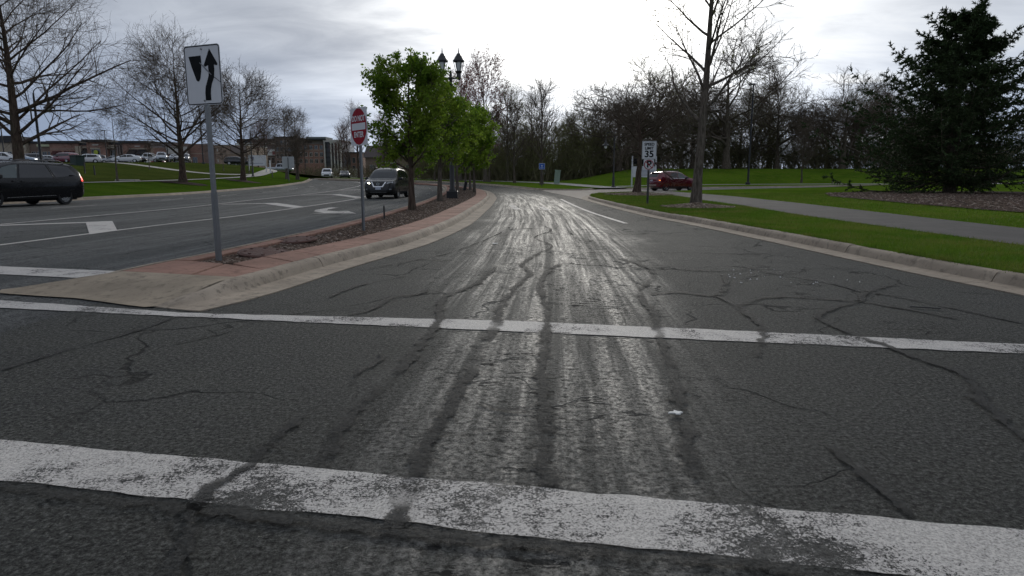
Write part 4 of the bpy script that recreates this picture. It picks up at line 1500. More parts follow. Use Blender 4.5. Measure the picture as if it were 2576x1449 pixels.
wood('slimB', 2.8, 98, .74, 'bare upright tree between the red budding tree and the blue sign', 4.6, tw='twig_olive', bk='bark_olive')
wood('slimC', 3.35, 75.5, .92, 'slim bare tree on the verge right behind the blue sign', 1.3, group='slim trees on the outer verge')
wood('slimC', .3, 83.5, .80, 'slim grey tree on the outer verge, second left of the blue sign', 2.8, group='slim trees on the outer verge')
wood('slimC', -3.0, 88, .78, 'slim grey tree on the outer verge beside the end of the median', 5.1, group='slim trees on the outer verge')
wood('slimC', -11.5, 99, .8, 'slim tree on the outer verge behind the second median tree', .5, group='slim trees on the outer verge')
wood('slimC', -16.0, 105, .8, 'slim tree on the outer verge between the first two median trees', 3.9, group='slim trees on the outer verge')
wood('slimC', 34.6, 79.5, .55, 'small bare tree on the sidewalk edge before the mound', 1.9, group='slim trees on the outer verge')
xx = random.Random(5)
DEEP = [('oakA', 8, 112, .75), ('oakB', 19, 110, 1.0), ('oakC', 30, 118, .92), ('oakD', 37, 104, .95), ('oakB', 50, 106, .92), ('oakA', 41, 120, .92), ('oakC', 58, 112, .92), ('oakB', 70, 106, .92), ('oakD', 17, 120, .9), ('oakC', -6, 118, .75), ('oakD', 52, 92, .9), ('oakA', 78, 98, .9), ('oakB', 27, 100, .9), ('oakD', 60, 104, .9)]
for i, (kd, x, y, sc) in enumerate(DEEP):
    wood(kd, x, y, sc, 'dark bare oak deep inside the wood behind the mound', i * 1.7, tw='twig_olive' if i % 3 == 0 else 'twig', group='oaks deep in the wood')
# brown bare trees beyond the bend, behind the dark oncoming car
for i, (kd, x, y, sc, lab) in enumerate((('slimB', -22, 118, .62, 'brown bare tree behind the oncoming dark crossover, left side'), ('slimB', -28.5, 124, .80, 'brown bare tree behind the do not enter sign'), ('slimA', -33, 134, .62, 'brown bare tree left of the do not enter sign'), ('slimC', -25, 131, .95, 'brown bare tree over the roof of the oncoming crossover'), ('slimB', -17.5, 122, .62, 'brown bare tree right of the oncoming crossover'), ('slimC', -37, 146, .9, 'brown bare tree above the distant oncoming sedan'), ('slimA', -13, 118, .66, 'brown bare tree behind the lowest leaves of the median row'), ('slimC', -52, 141, .82, 'brown bare tree in front of the brick office block'), ('slimC', -47.5, 148, .86, 'brown bare tree before the pale columns of the office block'), ('slimB', -57, 150, .62, 'brown bare tree left on the slope below the office block'))):
    wood(kd, x, y, sc, lab, i * 1.3, tw='twig_red' if i % 2 else 'twig', bk='bark_brown', group='brown bare trees beyond the bend')


# --- undergrowth of the wood: nobody could count it
def brush(name, pts, n, hgt, seed, m, label):
    rg = np.random.default_rng(seed)
    A = resample(pts, .5)
    k = rg.integers(0, len(A), n)
    x = A[k, 0] + rg.normal(0, 2.2, n); y = A[k, 1] + rg.normal(0, 2.6, n)
    hh = hgt * rg.uniform(.35, 1.15, n)
    P0 = np.stack([x, y, H(x, y) + LAWN], -1)[:, None, :]
    K = 5
    d = nrm(np.concatenate([rg.normal(0, .45, (n, 2)), np.ones((n, 1))], 1))
    out = np.empty((n, K, 3)); out[:, 0] = P0[:, 0]
    for q in range(1, K):
        d = nrm(d + rg.normal(0, .2, (n, 3)))
        out[:, q] = out[:, q - 1] + d * (hh / (K - 1))[:, None]
    Rr = np.linspace(.040, .014, K)[None].repeat(n, 0)
    P2, R2 = sprout(rg, out, Rr, 7, .2, 1.0, 45, 15, lambda t, g: hgt * .30 * g.uniform(.5, 1.3, t.shape), .6, 4,   .15, .05, .4, .015)
    V, F = merge([tubes(out, Rr, 3), tubes(P2, R2, 3)])
    root = np_obj(name, V, F, M['twig_olive'])
    tag(root, label, 'undergrowth', kind='stuff')
    C = tip_points(P2, rg, 2, .2, .2)
    lf = leaf_cards(rg, C, .10)
    o = np_obj('foliage', lf[0], lf[1], m, root)
    o['kind'] = 'stuff'
    return root


brush('undergrowth', [(-14, 112), (-4, 103), (3, 97), (8, 99), (14, 103)], 1700, 6.5, 5, M['bud_green'], 'tangled olive undergrowth along the foot of the wood')
brush('undergrowth', [(10, 103), (20, 105), (35, 104), (50, 101), (75, 100)], 2300, 5.6, 6, leaf_mat('dark_bud', [(.06, .06, .034), (.09, .085, .05), (.055, .05, .036)], .2), 'dark tangled undergrowth behind the grassy mound')
brush('undergrowth', [(-12, 114), (-20, 124), (-32, 136), (-46, 152)], 420, 2.6, 7, leaf_mat('brown_bud', [(.06, .035, .026), (.09, .055, .04), (.05, .035, .03)], .2), 'brown scrub beyond the bend of the road')
# ================================================================== VEHICLES
def car_surface(sp, nst=46):
    """lofted body: list of cross sections from tail to nose"""
    L = sp['L']

    def crv(key):
        P = np.array(smooth_line(sp[key], 6))
        return P[:, 0], P[:, 1]
    tx, tz = crv('top'); bx, bz = crv('belt'); wx, wz = crv('W'); lx, lz = crv('low')
    xs = np.concatenate([np.linspace(-L / 2, -L / 2 + .3, 7)[:-1], np.linspace(-L / 2 + .3, L / 2 - .3, nst - 12), np.linspace(L / 2 - .3, L / 2, 7)[1:]])
    rows = []
    for x in xs:
        zt = np.interp(x, tx, tz); zb = min(np.interp(x, bx, bz), zt - .015); w_ = np.interp(x, wx, wz); z0 = min(np.interp(x, lx, lz), zb - .05)
        hg = zt - zb
        k = sp.get('tumble', .30)
        yb = w_ * .97
        half = [(0, z0), (w_ * .55, z0), (w_ * .90, z0 + .02), (w_ * .975, z0 + .10), (w_ * .995, z0 + (zb - z0) * .40), (w_, z0 + (zb - z0) * .62), (w_ * .992, z0 + (zb - z0) * .84), (yb, zb),
                (yb - .015 - k * hg * .30, zb + hg * .30), (yb - .02 - k * hg * .62, zb + hg * .62), (yb - .025 - k * hg * .88, zb + hg * .86), (yb - .06 - k * hg * 1.0 - .03, zb + hg * .955), ((yb - k * hg) * .72, zt - .008), ((yb - k * hg) * .36, zt + .004), (0, zt + .008)]
        rows.append([(x, -y, z) for y, z in half] + [(x, y, z) for y, z in reversed(half[1:-1])])
    n = len(rows[0])
    V = [p for r_ in rows for p in r_]
    F = []
    for i in range(len(rows) - 1):
        for j in range(n):
            F.append((i * n + j, i * n + (j + 1) % n, (i + 1) * n + (j + 1) % n, (i + 1) * n + j))
    F.append(tuple(range(n - 1, -1, -1)))
    F.append(tuple(range((len(rows) - 1) * n, len(rows) * n)))
    return V, [tuple(reversed(f)) for f in F]


class Car:
    def __init__(s, sp, nst=46):
        s.sp = sp
        s.V, s.F = car_surface(sp, nst)
        s.bvh = BVHTree.FromPolygons([Vector(v) for v in s.V], s.F)

    def decal(s, poly, view, off=.006, sp=.09):
        """panel laid on the body. view: 'L','R' poly in (x,z); 'F','B' poly in (y,z); 'T' poly in (x,y)"""
        P, F = fill(poly, sp)
        V = []
        for a, b in P:
            if view in 'LR':
                o = Vector((a, 3 if view == 'L' else -3, b)); d = Vector((0, -1 if view == 'L' else 1, 0))
            elif view in 'FB':
                o = Vector((4 if view == 'F' else -4, a, b)); d = Vector((-1 if view == 'F' else 1, 0, 0))
            else:
                o = Vector((a, b, 4)); d = Vector((0, 0, -1))
            hit, nrmv, *_ = s.bvh.ray_cast(o, d)
            if hit is None:
                hit, nrmv, *_ = s.bvh.find_nearest(o + d * 3)
            if nrmv.dot(d) > 0:
                nrmv = -nrmv
            V.append(tuple(hit + nrmv * off * .5 - d * off))
        return V, F

    def part(s, name, poly, view, m, parent, off=.006, sp=.09):
        V, F = s.decal(poly, view, off, sp)
        return py_mesh(name, V, F, m, parent, True)


def wheel_mb(r_, wd, spokes, style):
    t = MB().lathe([(r_ * .66, -wd / 2 + .01), (r_ * .93, -wd / 2), (r_, -wd / 2 + .03), (r_, wd / 2 - .03), (r_ * .93, wd / 2), (r_ * .66, wd / 2 - .01)], 28, axis='y', cap=False)
    m = MB()
    for sgn in (1,):
        y0 = wd / 2 - .035
        m.lathe([(r_ * .60, y0 - .05), (r_ * .68, y0 - .02), (r_ * .68, y0 + .012), (r_ * .62, y0 + .014), (r_ * .60, y0 - .01)], 28, axis='y', cap=False)
        m.lathe([(r_ * .15, y0 - .06), (r_ * .15, y0 + .01), (r_ * .05, y0 + .015)], 14, axis='y')
        for k in range(spokes):
            for da in ((0,) if style == 'single' else (-.16, .16)):
                a = 2 * math.pi * k / spokes + da
                a2 = 2 * math.pi * k / spokes + da * 1.3
                w0, w1 = r_ * .05, r_ * (.085 if style == 'single' else .05)
                d0 = Vector((math.cos(a), 0, math.sin(a))); d1 = Vector((math.cos(a2), 0, math.sin(a2)))
                n0 = Vector((-math.sin(a), 0, math.cos(a)))
                p0, p1 = d0 * r_ * .12, d1 * r_ * .63
                V = []
                for (p, w_, yy) in ((p0, w0, y0), (p1, w1, y0 - .005)):
                    for sg in (-1, 1):
                        for dy in (-.03, .006):
                            V.append(tuple(p + n0 * w_ * sg + Vector((0, yy + dy, 0))))
                m.add(V, [(0, 2, 3, 1), (4, 5, 7, 6), (1, 3, 7, 5), (0, 4, 6, 2), (0, 1, 5, 4), (2, 6, 7, 3)])
    back = MB().lathe([(r_ * .66, wd / 2 - .10), (r_ * .66, wd / 2 - .085)], 24, axis='y')
    return t, m, back


def cut_arches(o, sp):
    """open the wheel arches"""
    cut = MB()
    for x in sp['axles']:
        for sg in (-1, 1):
            yc = sp['track'] * sg
            prof = [(sp['r'] + .055, -.22), (sp['r'] + .055, .34)]
            c = MB().lathe(prof, 28, axis='y')
            cut.add([(a + x, b * sg + yc, cc + sp['r']) for a, b, cc in c.V], c.F if sg > 0 else [tuple(reversed(f)) for f in c.F])
    co = cut.build('cutter', M['plastic'])
    md = o.modifiers.new('arch', 'BOOLEAN')
    md.operation = 'DIFFERENCE'; md.object = co; md.solver = 'EXACT'
    dg = bpy.context.evaluated_depsgraph_get()
    me = bpy.data.meshes.new_from_object(o.evaluated_get(dg))
    o.modifiers.clear()
    if len(me.polygons) > 200:
        o.data = me
    bpy.data.objects.remove(co)
    o.data.polygons.foreach_set('use_smooth', [True] * len(o.data.polygons))
    fix_smooth(o, 34)


def hero_car(name, label, sp, paint, loc, rz, group=None):
    c = Car(sp)
    root = thing(name, label, 'car', loc, rz, group)
    body = py_mesh('body', c.V, c.F, paint, root, True)
    cut_arches(body, sp)
    floor = MB().box(-sp['L'] / 2 + .35, sp['L'] / 2 - .35, -sp['track'] + .12, sp['track'] - .12, sp['r'] * .55, sp['r'] * 1.9).build('underbody', M['plastic'], root)
    t, m, back = wheel_mb(sp['r'], .22, sp['spokes'], sp['style'])
    for x in sp['axles']:
        for sg in (-1, 1):
            wo = t.build('wheel', M['tyre'], root, True)
            wo.location = (x, sg * (sp['track'] + .0), sp['r'])
            wo.rotation_euler = (0, random.uniform(0, 1), 0 if sg > 0 else math.pi)
            m.build('rim', sp.get('rim', M['rim']), wo)
            back.build('wheel_disc', M['plastic'], wo)
    return c, root


SUV = dict(L=4.69, r=.365, axles=(-1.37, 1.35), track=.81, spokes=5, style='double',
           top=[(-2.345, .90), (-2.32, 1.02), (-2.22, 1.22), (-2.05, 1.52), (-1.85, 1.64), (-1.1, 1.71), (-.2, 1.735), (.35, 1.69), (.70, 1.55), (1.32, 1.14), (1.45, 1.10), (1.9, 1.035), (2.16, .95), (2.30, .80), (2.345, .62)],
           belt=[(-2.345, .88), (-2.1, 1.02), (-1.4, 1.07), (0, 1.03), (1.2, 1.0), (1.6, .96), (2.0, .90), (2.25, .80), (2.345, .58)],
           W=[(-2.345, .74), (-2.27, .84), (-2.0, .905), (-1.2, .92), (0, .905), (1.3, .92), (1.9, .89), (2.16, .80), (2.29, .68), (2.345, .58)],
           low=[(-2.345, .48), (-2.2, .34), (-1.9, .27), (0, .25), (1.9, .25), (2.2, .27), (2.345, .34)])
paint_suv = simple('charcoal_car_paint', (.009, .009, .009), .3, 0, .08, 3, spec=.3, coat=.3)
SX, SY = -7.35, 39.4
c, suv = hero_car('crossover_car', 'dark charcoal crossover driving towards us beside the median, one headlight lit', SUV, paint_suv, (SX, SY, h(SX, SY) + .0), R(-90 - 3), 'cars on the road')
c.part('windscreen', [(-.66, 1.15), (.66, 1.15), (.57, 1.60), (-.57, 1.60)], 'F', M['glass'], suv)
c.part('rear_window', [(-.62, 1.12), (.62, 1.12), (.54, 1.48), (-.54, 1.48)], 'B', M['glass_tint'], suv)
for v in 'LR':
    c.part('side_window', [(1.02, 1.07), (.42, 1.53), (-.02, 1.60), (-.02, 1.09)], v, M['glass_tint'], suv)
    c.part('side_window', [(-.10, 1.09), (-.10, 1.60), (-.95, 1.575), (-1.02, 1.12)], v, M['glass_tint'], suv)
    c.part('side_window', [(-1.10, 1.13), (-1.05, 1.56), (-1.55, 1.52), (-1.85, 1.24)], v, M['glass_tint'], suv)
    sg = 1 if v == 'L' else -1
    c.part('door_handle', [(.08, .92), (.28, .92), (.28, .95), (.08, .95)], v, M['chrome'], suv, .03, .1)
    c.part('door_handle', [(-.90, .95), (-.70, .95), (-.70, .98), (-.90, .98)], v, M['chrome'], suv, .03, .1)
    c.part('sill', [(-.95, .27), (.93, .27), (.93, .40), (-.95, .40)], v, M['plastic'], suv, .01)
    mr = MB().bevbox(.78, .98, .98 * sg - .11, .98 * sg + .11, 1.04, 1.20, .04).build('mirror', M['plastic'], suv, True)
    MB().tube([(-1.55, .62 * sg, 1.70), (-1.3, .64 * sg, 1.765), (.0, .65 * sg, 1.79), (.30, .63 * sg, 1.735)], .018, 8).build('roof_rail', M['post_brown'], suv, True)
    hl = c.part('headlight', [(.46 * sg, .83), (.80 * sg, .88), (.78 * sg, .96), (.50 * sg, .91)][::sg], 'F', M['lamp_clear'], suv, .012, .05)
    c.part('fog_lamp', [(.62 * sg, .52), (.74 * sg, .52), (.72 * sg, .56), (.62 * sg, .56)][::sg], 'F', M['lamp_clear'], suv, .01, .05)
    c.part('lower_trim', [(.52 * sg, .42), (.76 * sg, .45), (.75 * sg, .60), (.56 * sg, .58)][::sg], 'F', M['plastic'], suv, .004, .06)
c.part('headlight_lit', [(-.47, .83), (-.58, .845), (-.60, .90), (-.50, .90)], 'F', M['lamp_on'], suv, .02, .05)
c.part('grille', [(-.40, .93), (-.24, .68), (.24, .68), (.40, .93)], 'F', M['plastic'], suv, .010, .06)
c.part('grille_chrome', [(-.44, .94), (-.27, .655), (.27, .655), (.44, .94), (.36, .94), (.22, .71), (-.22, .71), (-.36, .94)], 'F', M['chrome'], suv, .022, .05)
em = MB().lathe([(.062, 0), (.075, .004), (.088, 0), (.088, .012), (.062, .012)], 20, axis='x', cap=False)
em.box(-.004, .014, -.10, .10, -.016, .016)
e_ = em.build('emblem', M['chrome'], suv); e_.location = (2.37, 0, .83)
c.part('number_plate', [(-.155, .52), (.155, .52), (.155, .67), (-.155, .67)], 'F', M['plate'], suv, .025, .06)
c.part('skid_plate', [(-.46, .34), (.46, .34), (.46, .375), (-.46, .375)], 'F', M['chrome'], suv, .02, .05)
c.part('lower_grille', [(-.5, .40), (.5, .40), (.42, .50), (-.42, .50)], 'F', M['plastic'], suv, .008, .06)

VAN = dict(L=5.09, r=.35, axles=(-1.45, 1.58), track=.86, spokes=9, style='double', tumble=.26,
           top=[(-2.545, .98), (-2.52, 1.12), (-2.42, 1.30), (-2.2, 1.60), (-2.02, 1.715), (-1.6, 1.765), (-.6, 1.80), (.4, 1.79), (.9, 1.70), (1.2, 1.56), (1.80, 1.17), (2.0, 1.09), (2.3, .97), (2.47, .82), (2.545, .62)],
           belt=[(-2.545, .95), (-2.3, 1.08), (-1.5, 1.10), (0, 1.08), (1.5, 1.05), (1.9, 1.0), (2.3, .88), (2.545, .57)],
           W=[(-2.545, .80), (-2.45, .90), (-2.2, .965), (-1.2, .985), (0, .985), (1.5, .97), (2.1, .90), (2.4, .76), (2.545, .60)],
           low=[(-2.545, .45), (-2.4, .32), (-2.1, .24), (0, .20), (2.0, .22), (2.4, .26), (2.545, .34)])
paint_van = simple('black_car_paint', (.004, .004, .005), .25, 0, .08, 3, spec=.25, coat=.25)
VX, VY = -21.19, 28.5
c, van = hero_car('minivan', 'black minivan passing at the left edge with its tail light on', VAN, paint_van, (VX, VY - .25, h(VX, VY)), R(-90 - 14), 'cars on the road')
van.scale = (1.04, 1.04, 1.04)
c.part('windscreen', [(-.70, 1.22), (.70, 1.22), (.62, 1.62), (-.62, 1.62)], 'F', M['glass'], van)
c.part('rear_window', [(-.70, 1.15), (.70, 1.15), (.60, 1.58), (-.60, 1.58)], 'B', M['glass_tint'], van)
for v in 'LR':
    sg = 1 if v == 'L' else -1
    c.part('side_window', [(1.62, 1.13), (1.05, 1.55), (.68, 1.64), (.42, 1.66), (.60, 1.13)], v, M['glass_green'], van)
    c.part('side_window', [(.50, 1.13), (.32, 1.67), (-.78, 1.66), (-.98, 1.14)], v, M['glass_tint'], van)
    c.part('side_window', [(-1.10, 1.15), (-.90, 1.66), (-1.82, 1.60), (-2.18, 1.22)], v, M['glass_tint'], van)
    c.part('pillar_trim', [(-1.08, 1.12), (-1.00, 1.12), (-.80, 1.67), (-.88, 1.67)], v, paint_suv, van, .012, .08)
    c.part('tail_light', [(-2.32, .98), (-2.50, .98), (-2.47, 1.16), (-2.36, 1.20)], v, M['tail_on'], van, .012, .05)
    for hx in (.36, .72):
        c.part('door_handle', [(hx - .12, .985), (hx + .10, .985), (hx + .10, 1.025), (hx - .12, 1.025)], v, M['black_metal'], van, .035, .1)
    c.part('door_seam', [(.555, .36), (.567, .36), (.567, 1.08), (.555, 1.08)], v, M['plastic'], van, .004, .2)
    c.part('door_seam', [(-.86, .50), (-.85, .50), (-.85, 1.08), (-.86, 1.08)], v, M['plastic'], van, .004, .2)
    c.part('slide_rail', [(-2.1, 1.065), (-.85, 1.065), (-.85, 1.078), (-2.1, 1.078)], v, M['plastic'], van, .006, .3)
    c.part('sill_trim', [(-1.0, .40), (1.1, .36), (1.1, .375), (-1.0, .415)], v, M['rim'], van, .008, .3)
    c.part('headlight', [(.55 * sg, .80), (.84 * sg, .86), (.80 * sg, .98), (.6 * sg, .92)][::sg], 'F', M['lamp_clear'], van, .012, .06)
    MB().bevbox(1.38, 1.60, 1.08 * sg - .13, 1.08 * sg + .13, 1.10, 1.29, .05).build('mirror', M['plastic'], van, True)
    MB().tube([(-1.75, .70 * sg, 1.745), (-1.5, .72 * sg, 1.83), (.2, .74 * sg, 1.86), (.55, .73 * sg, 1.80)], .022, 8).build('roof_rail', M['post_brown'], van, True)
MB().bevbox(-2.30, -2.02, -.66, .66, 1.69, 1.735, .015).build('spoiler', paint_van, van, True)
c.part('grille', [(-.42, .68), (.42, .68), (.42, .80), (-.42, .80)], 'F', M['plastic'], van, .01, .08)

RED = dict(L=4.26, r=.335, axles=(-1.25, 1.31), track=.77, spokes=5, style='single',
           top=[(-2.13, .92), (-2.10, 1.05), (-2.02, 1.20), (-1.86, 1.46), (-1.68, 1.565), (-1.2, 1.625), (-.35, 1.655), (.20, 1.61), (.52, 1.49), (1.12, 1.15), (1.3, 1.09), (1.65, 1.03), (1.95, .93), (2.09, .76), (2.13, .58)],
           belt=[(-2.13, .90), (-1.9, 1.06), (-1.2, 1.08), (0, 1.02), (1.1, .98), (1.5, .94), (1.9, .84), (2.13, .55)],
           W=[(-2.13, .70), (-2.06, .80), (-1.8, .87), (-1.1, .885), (0, .87), (1.2, .885), (1.75, .85), (2.0, .74), (2.13, .56)],
           low=[(-2.13, .46), (-2.0, .33), (-1.7, .26), (0, .24), (1.7, .24), (2.0, .27), (2.13, .34)])
paint_red = car_paint('dark_red_car_paint', (.12, .006, .018), .18, .35)
RX, RY = 13.75, 57.0
c, red = hero_car('hatchback_car', 'dark red small crossover turning into the driveway behind the speed limit post', RED, paint_red, (RX, RY, h(RX, RY) + .012), R(90 - 66.5), 'cars on the road')
c.part('windscreen', [(-.62, 1.14), (.62, 1.14), (.54, 1.52), (-.54, 1.52)], 'F', M['glass'], red)
c.part('rear_window', [(-.60, 1.16), (.60, 1.16), (.52, 1.46), (-.52, 1.46)], 'B', M['glass'], red)
c.part('number_plate', [(-.16, .82), (.16, .82), (.16, .94), (-.16, .94)], 'B', M['plate'], red, .012, .08)
c.part('rear_trim', [(-.66, .46), (.66, .46), (.66, .54), (-.66, .54)], 'B', M['rim'], red, .012, .1)
for v in 'LR':
    sg = 1 if v == 'L' else -1
    c.part('side_window', [(.95, 1.06), (.40, 1.45), (.0, 1.54), (.0, 1.07)], v, M['glass_green'], red)
    c.part('side_window', [(-.07, 1.07), (-.07, 1.54), (-.72, 1.52), (-.92, 1.12)], v, M['glass_tint'], red)
    c.part('window_trim', [(-.95, 1.055), (.98, 1.02), (.98, 1.04), (-.95, 1.085)], v, M['chrome'], red, .010, .3)
    for hx in (.10, -.75):
        c.part('door_handle', [(hx - .1, .93), (hx + .1, .93), (hx + .1, .96), (hx - .1, .96)], v, M['chrome'], red, .03, .1)
    c.part('tail_light', [(-1.86, .86), (-2.08, .84), (-2.04, 1.02), (-1.84, 1.00)], v, M['tail'], red, .012, .06)
    c.part('marker_light', [(-1.86, .87), (-2.0, .86), (-2.0, .91), (-1.86, .92)], v, M['amber'], red, .020, .05)
    c.part('sill_trim', [(-.9, .28), (.93, .28), (.93, .38), (-.9, .38)], v, M['plastic'], red, .01)
    c.part('headlight', [(.45 * sg, .84), (.72 * sg, .88), (.66 * sg, .99), (.48 * sg, .93)][::sg], 'F', M['lamp_clear'], red, .012, .06)
    MB().bevbox(.72, .90, .93 * sg - .1, .93 * sg + .1, 1.03, 1.17, .04).build('mirror', M['plastic'], red, True)
    MB().tube([(-1.45, .58 * sg, 1.60), (-1.25, .60 * sg, 1.68), (.0, .61 * sg, 1.70), (.25, .60 * sg, 1.63)], .017, 8).build('roof_rail', M['post_brown'], red, True)
MB().bevbox(-1.95, -1.70, -.55, .55, 1.515, 1.555, .012).build('spoiler', paint_red, red, True)

# ---- far cars: one mesh each, too small to show parts
SEDAN = dict(L=4.75, r=.33, axles=(-1.4, 1.4), track=.78, spokes=5, style='single',
             top=[(-2.375, .85), (-2.34, .98), (-2.1, 1.06), (-1.75, 1.10), (-1.25, 1.36), (-.7, 1.44), (.0, 1.45), (.35, 1.38), (1.05, 1.05), (1.5, .98), (2.0, .88), (2.3, .72), (2.375, .55)],
             belt=[(-2.375, .80), (-2.0, .96), (-1, .96), (0, .94), (1.1, .90), (1.8, .84), (2.2, .72), (2.375, .5)],
             W=[(-2.375, .72), (-2.2, .85), (-1.5, .90), (1.4, .90), (2.0, .82), (2.25, .70), (2.375, .55)],
             low=[(-2.375, .42), (-2.1, .28), (-1.8, .2), (1.8, .2), (2.2, .24), (2.375, .3)])
PICK = dict(L=5.7, r=.39, axles=(-1.75, 1.85), track=.86, spokes=5, style='single', tumble=.22,
            top=[(-2.85, 1.06), (-2.80, 1.09), (-1.6, 1.10), (-.62, 1.10), (-.50, 1.50), (-.42, 1.80), (.2, 1.87), (.8, 1.83), (1.1, 1.65), (1.5, 1.22), (1.7, 1.16), (2.4, 1.10), (2.7, .98), (2.82, .75), (2.85, .6)],
            belt=[(-2.85, 1.03), (-1.0, 1.07), (-.5, 1.12), (1.5, 1.12), (1.8, 1.07), (2.5, 1.0), (2.85, .55)],
            W=[(-2.85, .90), (-2.5, .97), (1.9, .98), (2.5, .93), (2.75, .82), (2.85, .7)],
            low=[(-2.85, .55), (-2.5, .40), (0, .34), (2.4, .36), (2.85, .42)])
WIN = {'SUV': [[(1.02, 1.07), (.42, 1.53), (-.02, 1.60), (-.02, 1.09)], [(-.10, 1.09), (-.10, 1.60), (-1.55, 1.54), (-1.85, 1.24), (-1.0, 1.12)]],
       'SEDAN': [[(.92, .98), (.32, 1.32), (-.12, 1.36), (-.12, .99)], [(-.2, .99), (-.2, 1.36), (-.9, 1.32), (-1.3, 1.05)]],
       'PICK': [[(1.35, 1.17), (.98, 1.62), (.40, 1.74), (.40, 1.16)], [(.32, 1.16), (.32, 1.74), (-.30, 1.70), (-.38, 1.16)]],
       'VAN': [[(1.62, 1.13), (1.05, 1.55), (.42, 1.66), (.55, 1.13)], [(.45, 1.13), (.32, 1.67), (-1.82, 1.60), (-2.18, 1.22)]]}
FW = {'SUV': ([(-.66, 1.15), (.66, 1.15), (.57, 1.60), (-.57, 1.60)], [(-.6, 1.12), (.6, 1.12), (.54, 1.48), (-.54, 1.48)]),
      'SEDAN': ([(-.64, 1.06), (.64, 1.06), (.54, 1.36), (-.54, 1.36)], [(-.62, 1.12), (.62, 1.12), (.52, 1.34), (-.52, 1.34)]),
      'PICK': ([(-.74, 1.24), (.74, 1.24), (.66, 1.72), (-.66, 1.72)], [(-.66, 1.22), (.66, 1.22), (.6, 1.70), (-.6, 1.70)]),
      'VAN': ([(-.70, 1.22), (.70, 1.22), (.62, 1.62), (-.62, 1.62)], [(-.70, 1.15), (.70, 1.15), (.60, 1.58), (-.60, 1.58)])}
far_mesh = {}


def far_car(kind):
    if kind in far_mesh:
        return far_mesh[kind]
    sp = dict(SUV=SUV, SEDAN=SEDAN, PICK=PICK, VAN=VAN)[kind]
    c = Car(sp, 30)
    b = MB().add(c.V, c.F, 0)
    for v in 'LR':
        for poly in WIN[kind]:
            b.add(*c.decal(poly, v, .01, .3), 1)
    for v, poly in zip('FB', FW[kind]):
        b.add(*c.decal(poly, v, .012, .3), 1)
    hz = 1.0 if kind != 'SEDAN' else .72
    for sg in (1, -1):
        zf = dict(SUV=.86, SEDAN=.66, PICK=.9, VAN=.84)[kind]
        b.add(*c.decal([(.45 * sg, zf), (.72 * sg, zf), (.72 * sg, zf + .1), (.45 * sg, zf + .1)][::sg], 'F', .012, .2), 3)
        b.add(*c.decal([(.5 * sg, zf), (.7 * sg, zf), (.7 * sg, zf + .14), (.5 * sg, zf + .14)][::sg], 'B', .012, .2), 4)
        zm = dict(SUV=1.04, SEDAN=.96, PICK=1.16, VAN=1.1)[kind]
        b.bevbox(.70, .90, 1.0 * sg - .1, 1.0 * sg + .1, zm, zm + .16, .03, 2)
    zl = sp['r']
    b.add(*c.decal([(-.5, zl * 1.2), (.5, zl * 1.2), (.5, zl * 1.9), (-.5, zl * 1.9)], 'F', .008, .3), 2)
    for x in sp['axles']:
        for sg in (-1, 1):
            for rr_, y0, y1, mi in ((sp['r'] + .05, .0, .115, 2), (sp['r'], -.1, .135, 2), (sp['r'] * .62, .1, .14, 5)):
                t = MB().lathe([(rr_, y0), (rr_, y1)], 18, axis='y')
                b.add([(p[0] + x, (p[1] + sp['track']) * sg, p[2] + sp['r']) for p in t.V], t.F if sg > 0 else [tuple(reversed(f)) for f in t.F], mi)
    o = b.build('parked_car', [M['rim'], M['glass'], M['plastic'], M['lamp_clear'], M['tail'], M['rim']], None, True)
    o.data.name = 'car_' + kind.lower()
    me = o.data
    bpy.data.objects.remove(o)
    far_mesh[kind] = me
    return me


CP = {'white': car_paint('white_car_paint', (.62, .63, .64), .25, 0), 'silver': car_paint('silver_car_paint', (.36, .38, .41), .25, .6), 'black': car_paint('black_car_paint_b', (.010, .010, .012), .2, .2), 'red': car_paint('maroon_car_paint', (.14, .012, .025), .25, .2), 'grey': car_paint('grey_car_paint', (.12, .12, .125), .25, .5), 'blue': car_paint('pale_blue_car_paint', (.24, .31, .40), .25, .4), 'gold': car_paint('tan_car_paint', (.30, .27, .22), .3, .4)}


def put_car(kind, col, x, y, rz, label, group='cars in the parking lot', name='parked_car', dz=LAWN + .10, cat='car'):
    o = bpy.data.objects.new(name, far_car(kind))
    COL.objects.link(o)
    o.material_slots[0].link = 'OBJECT'
    o.material_slots[0].material = CP[col]
    o.location = (x, y, h(x, y) + dz)
    o.rotation_euler = (0, 0, R(rz))
    return tag(o, label, cat, group)


def ux(u, y):       # metres across for a bearing
    return (u - 1288) / 1651.0 * y * .984


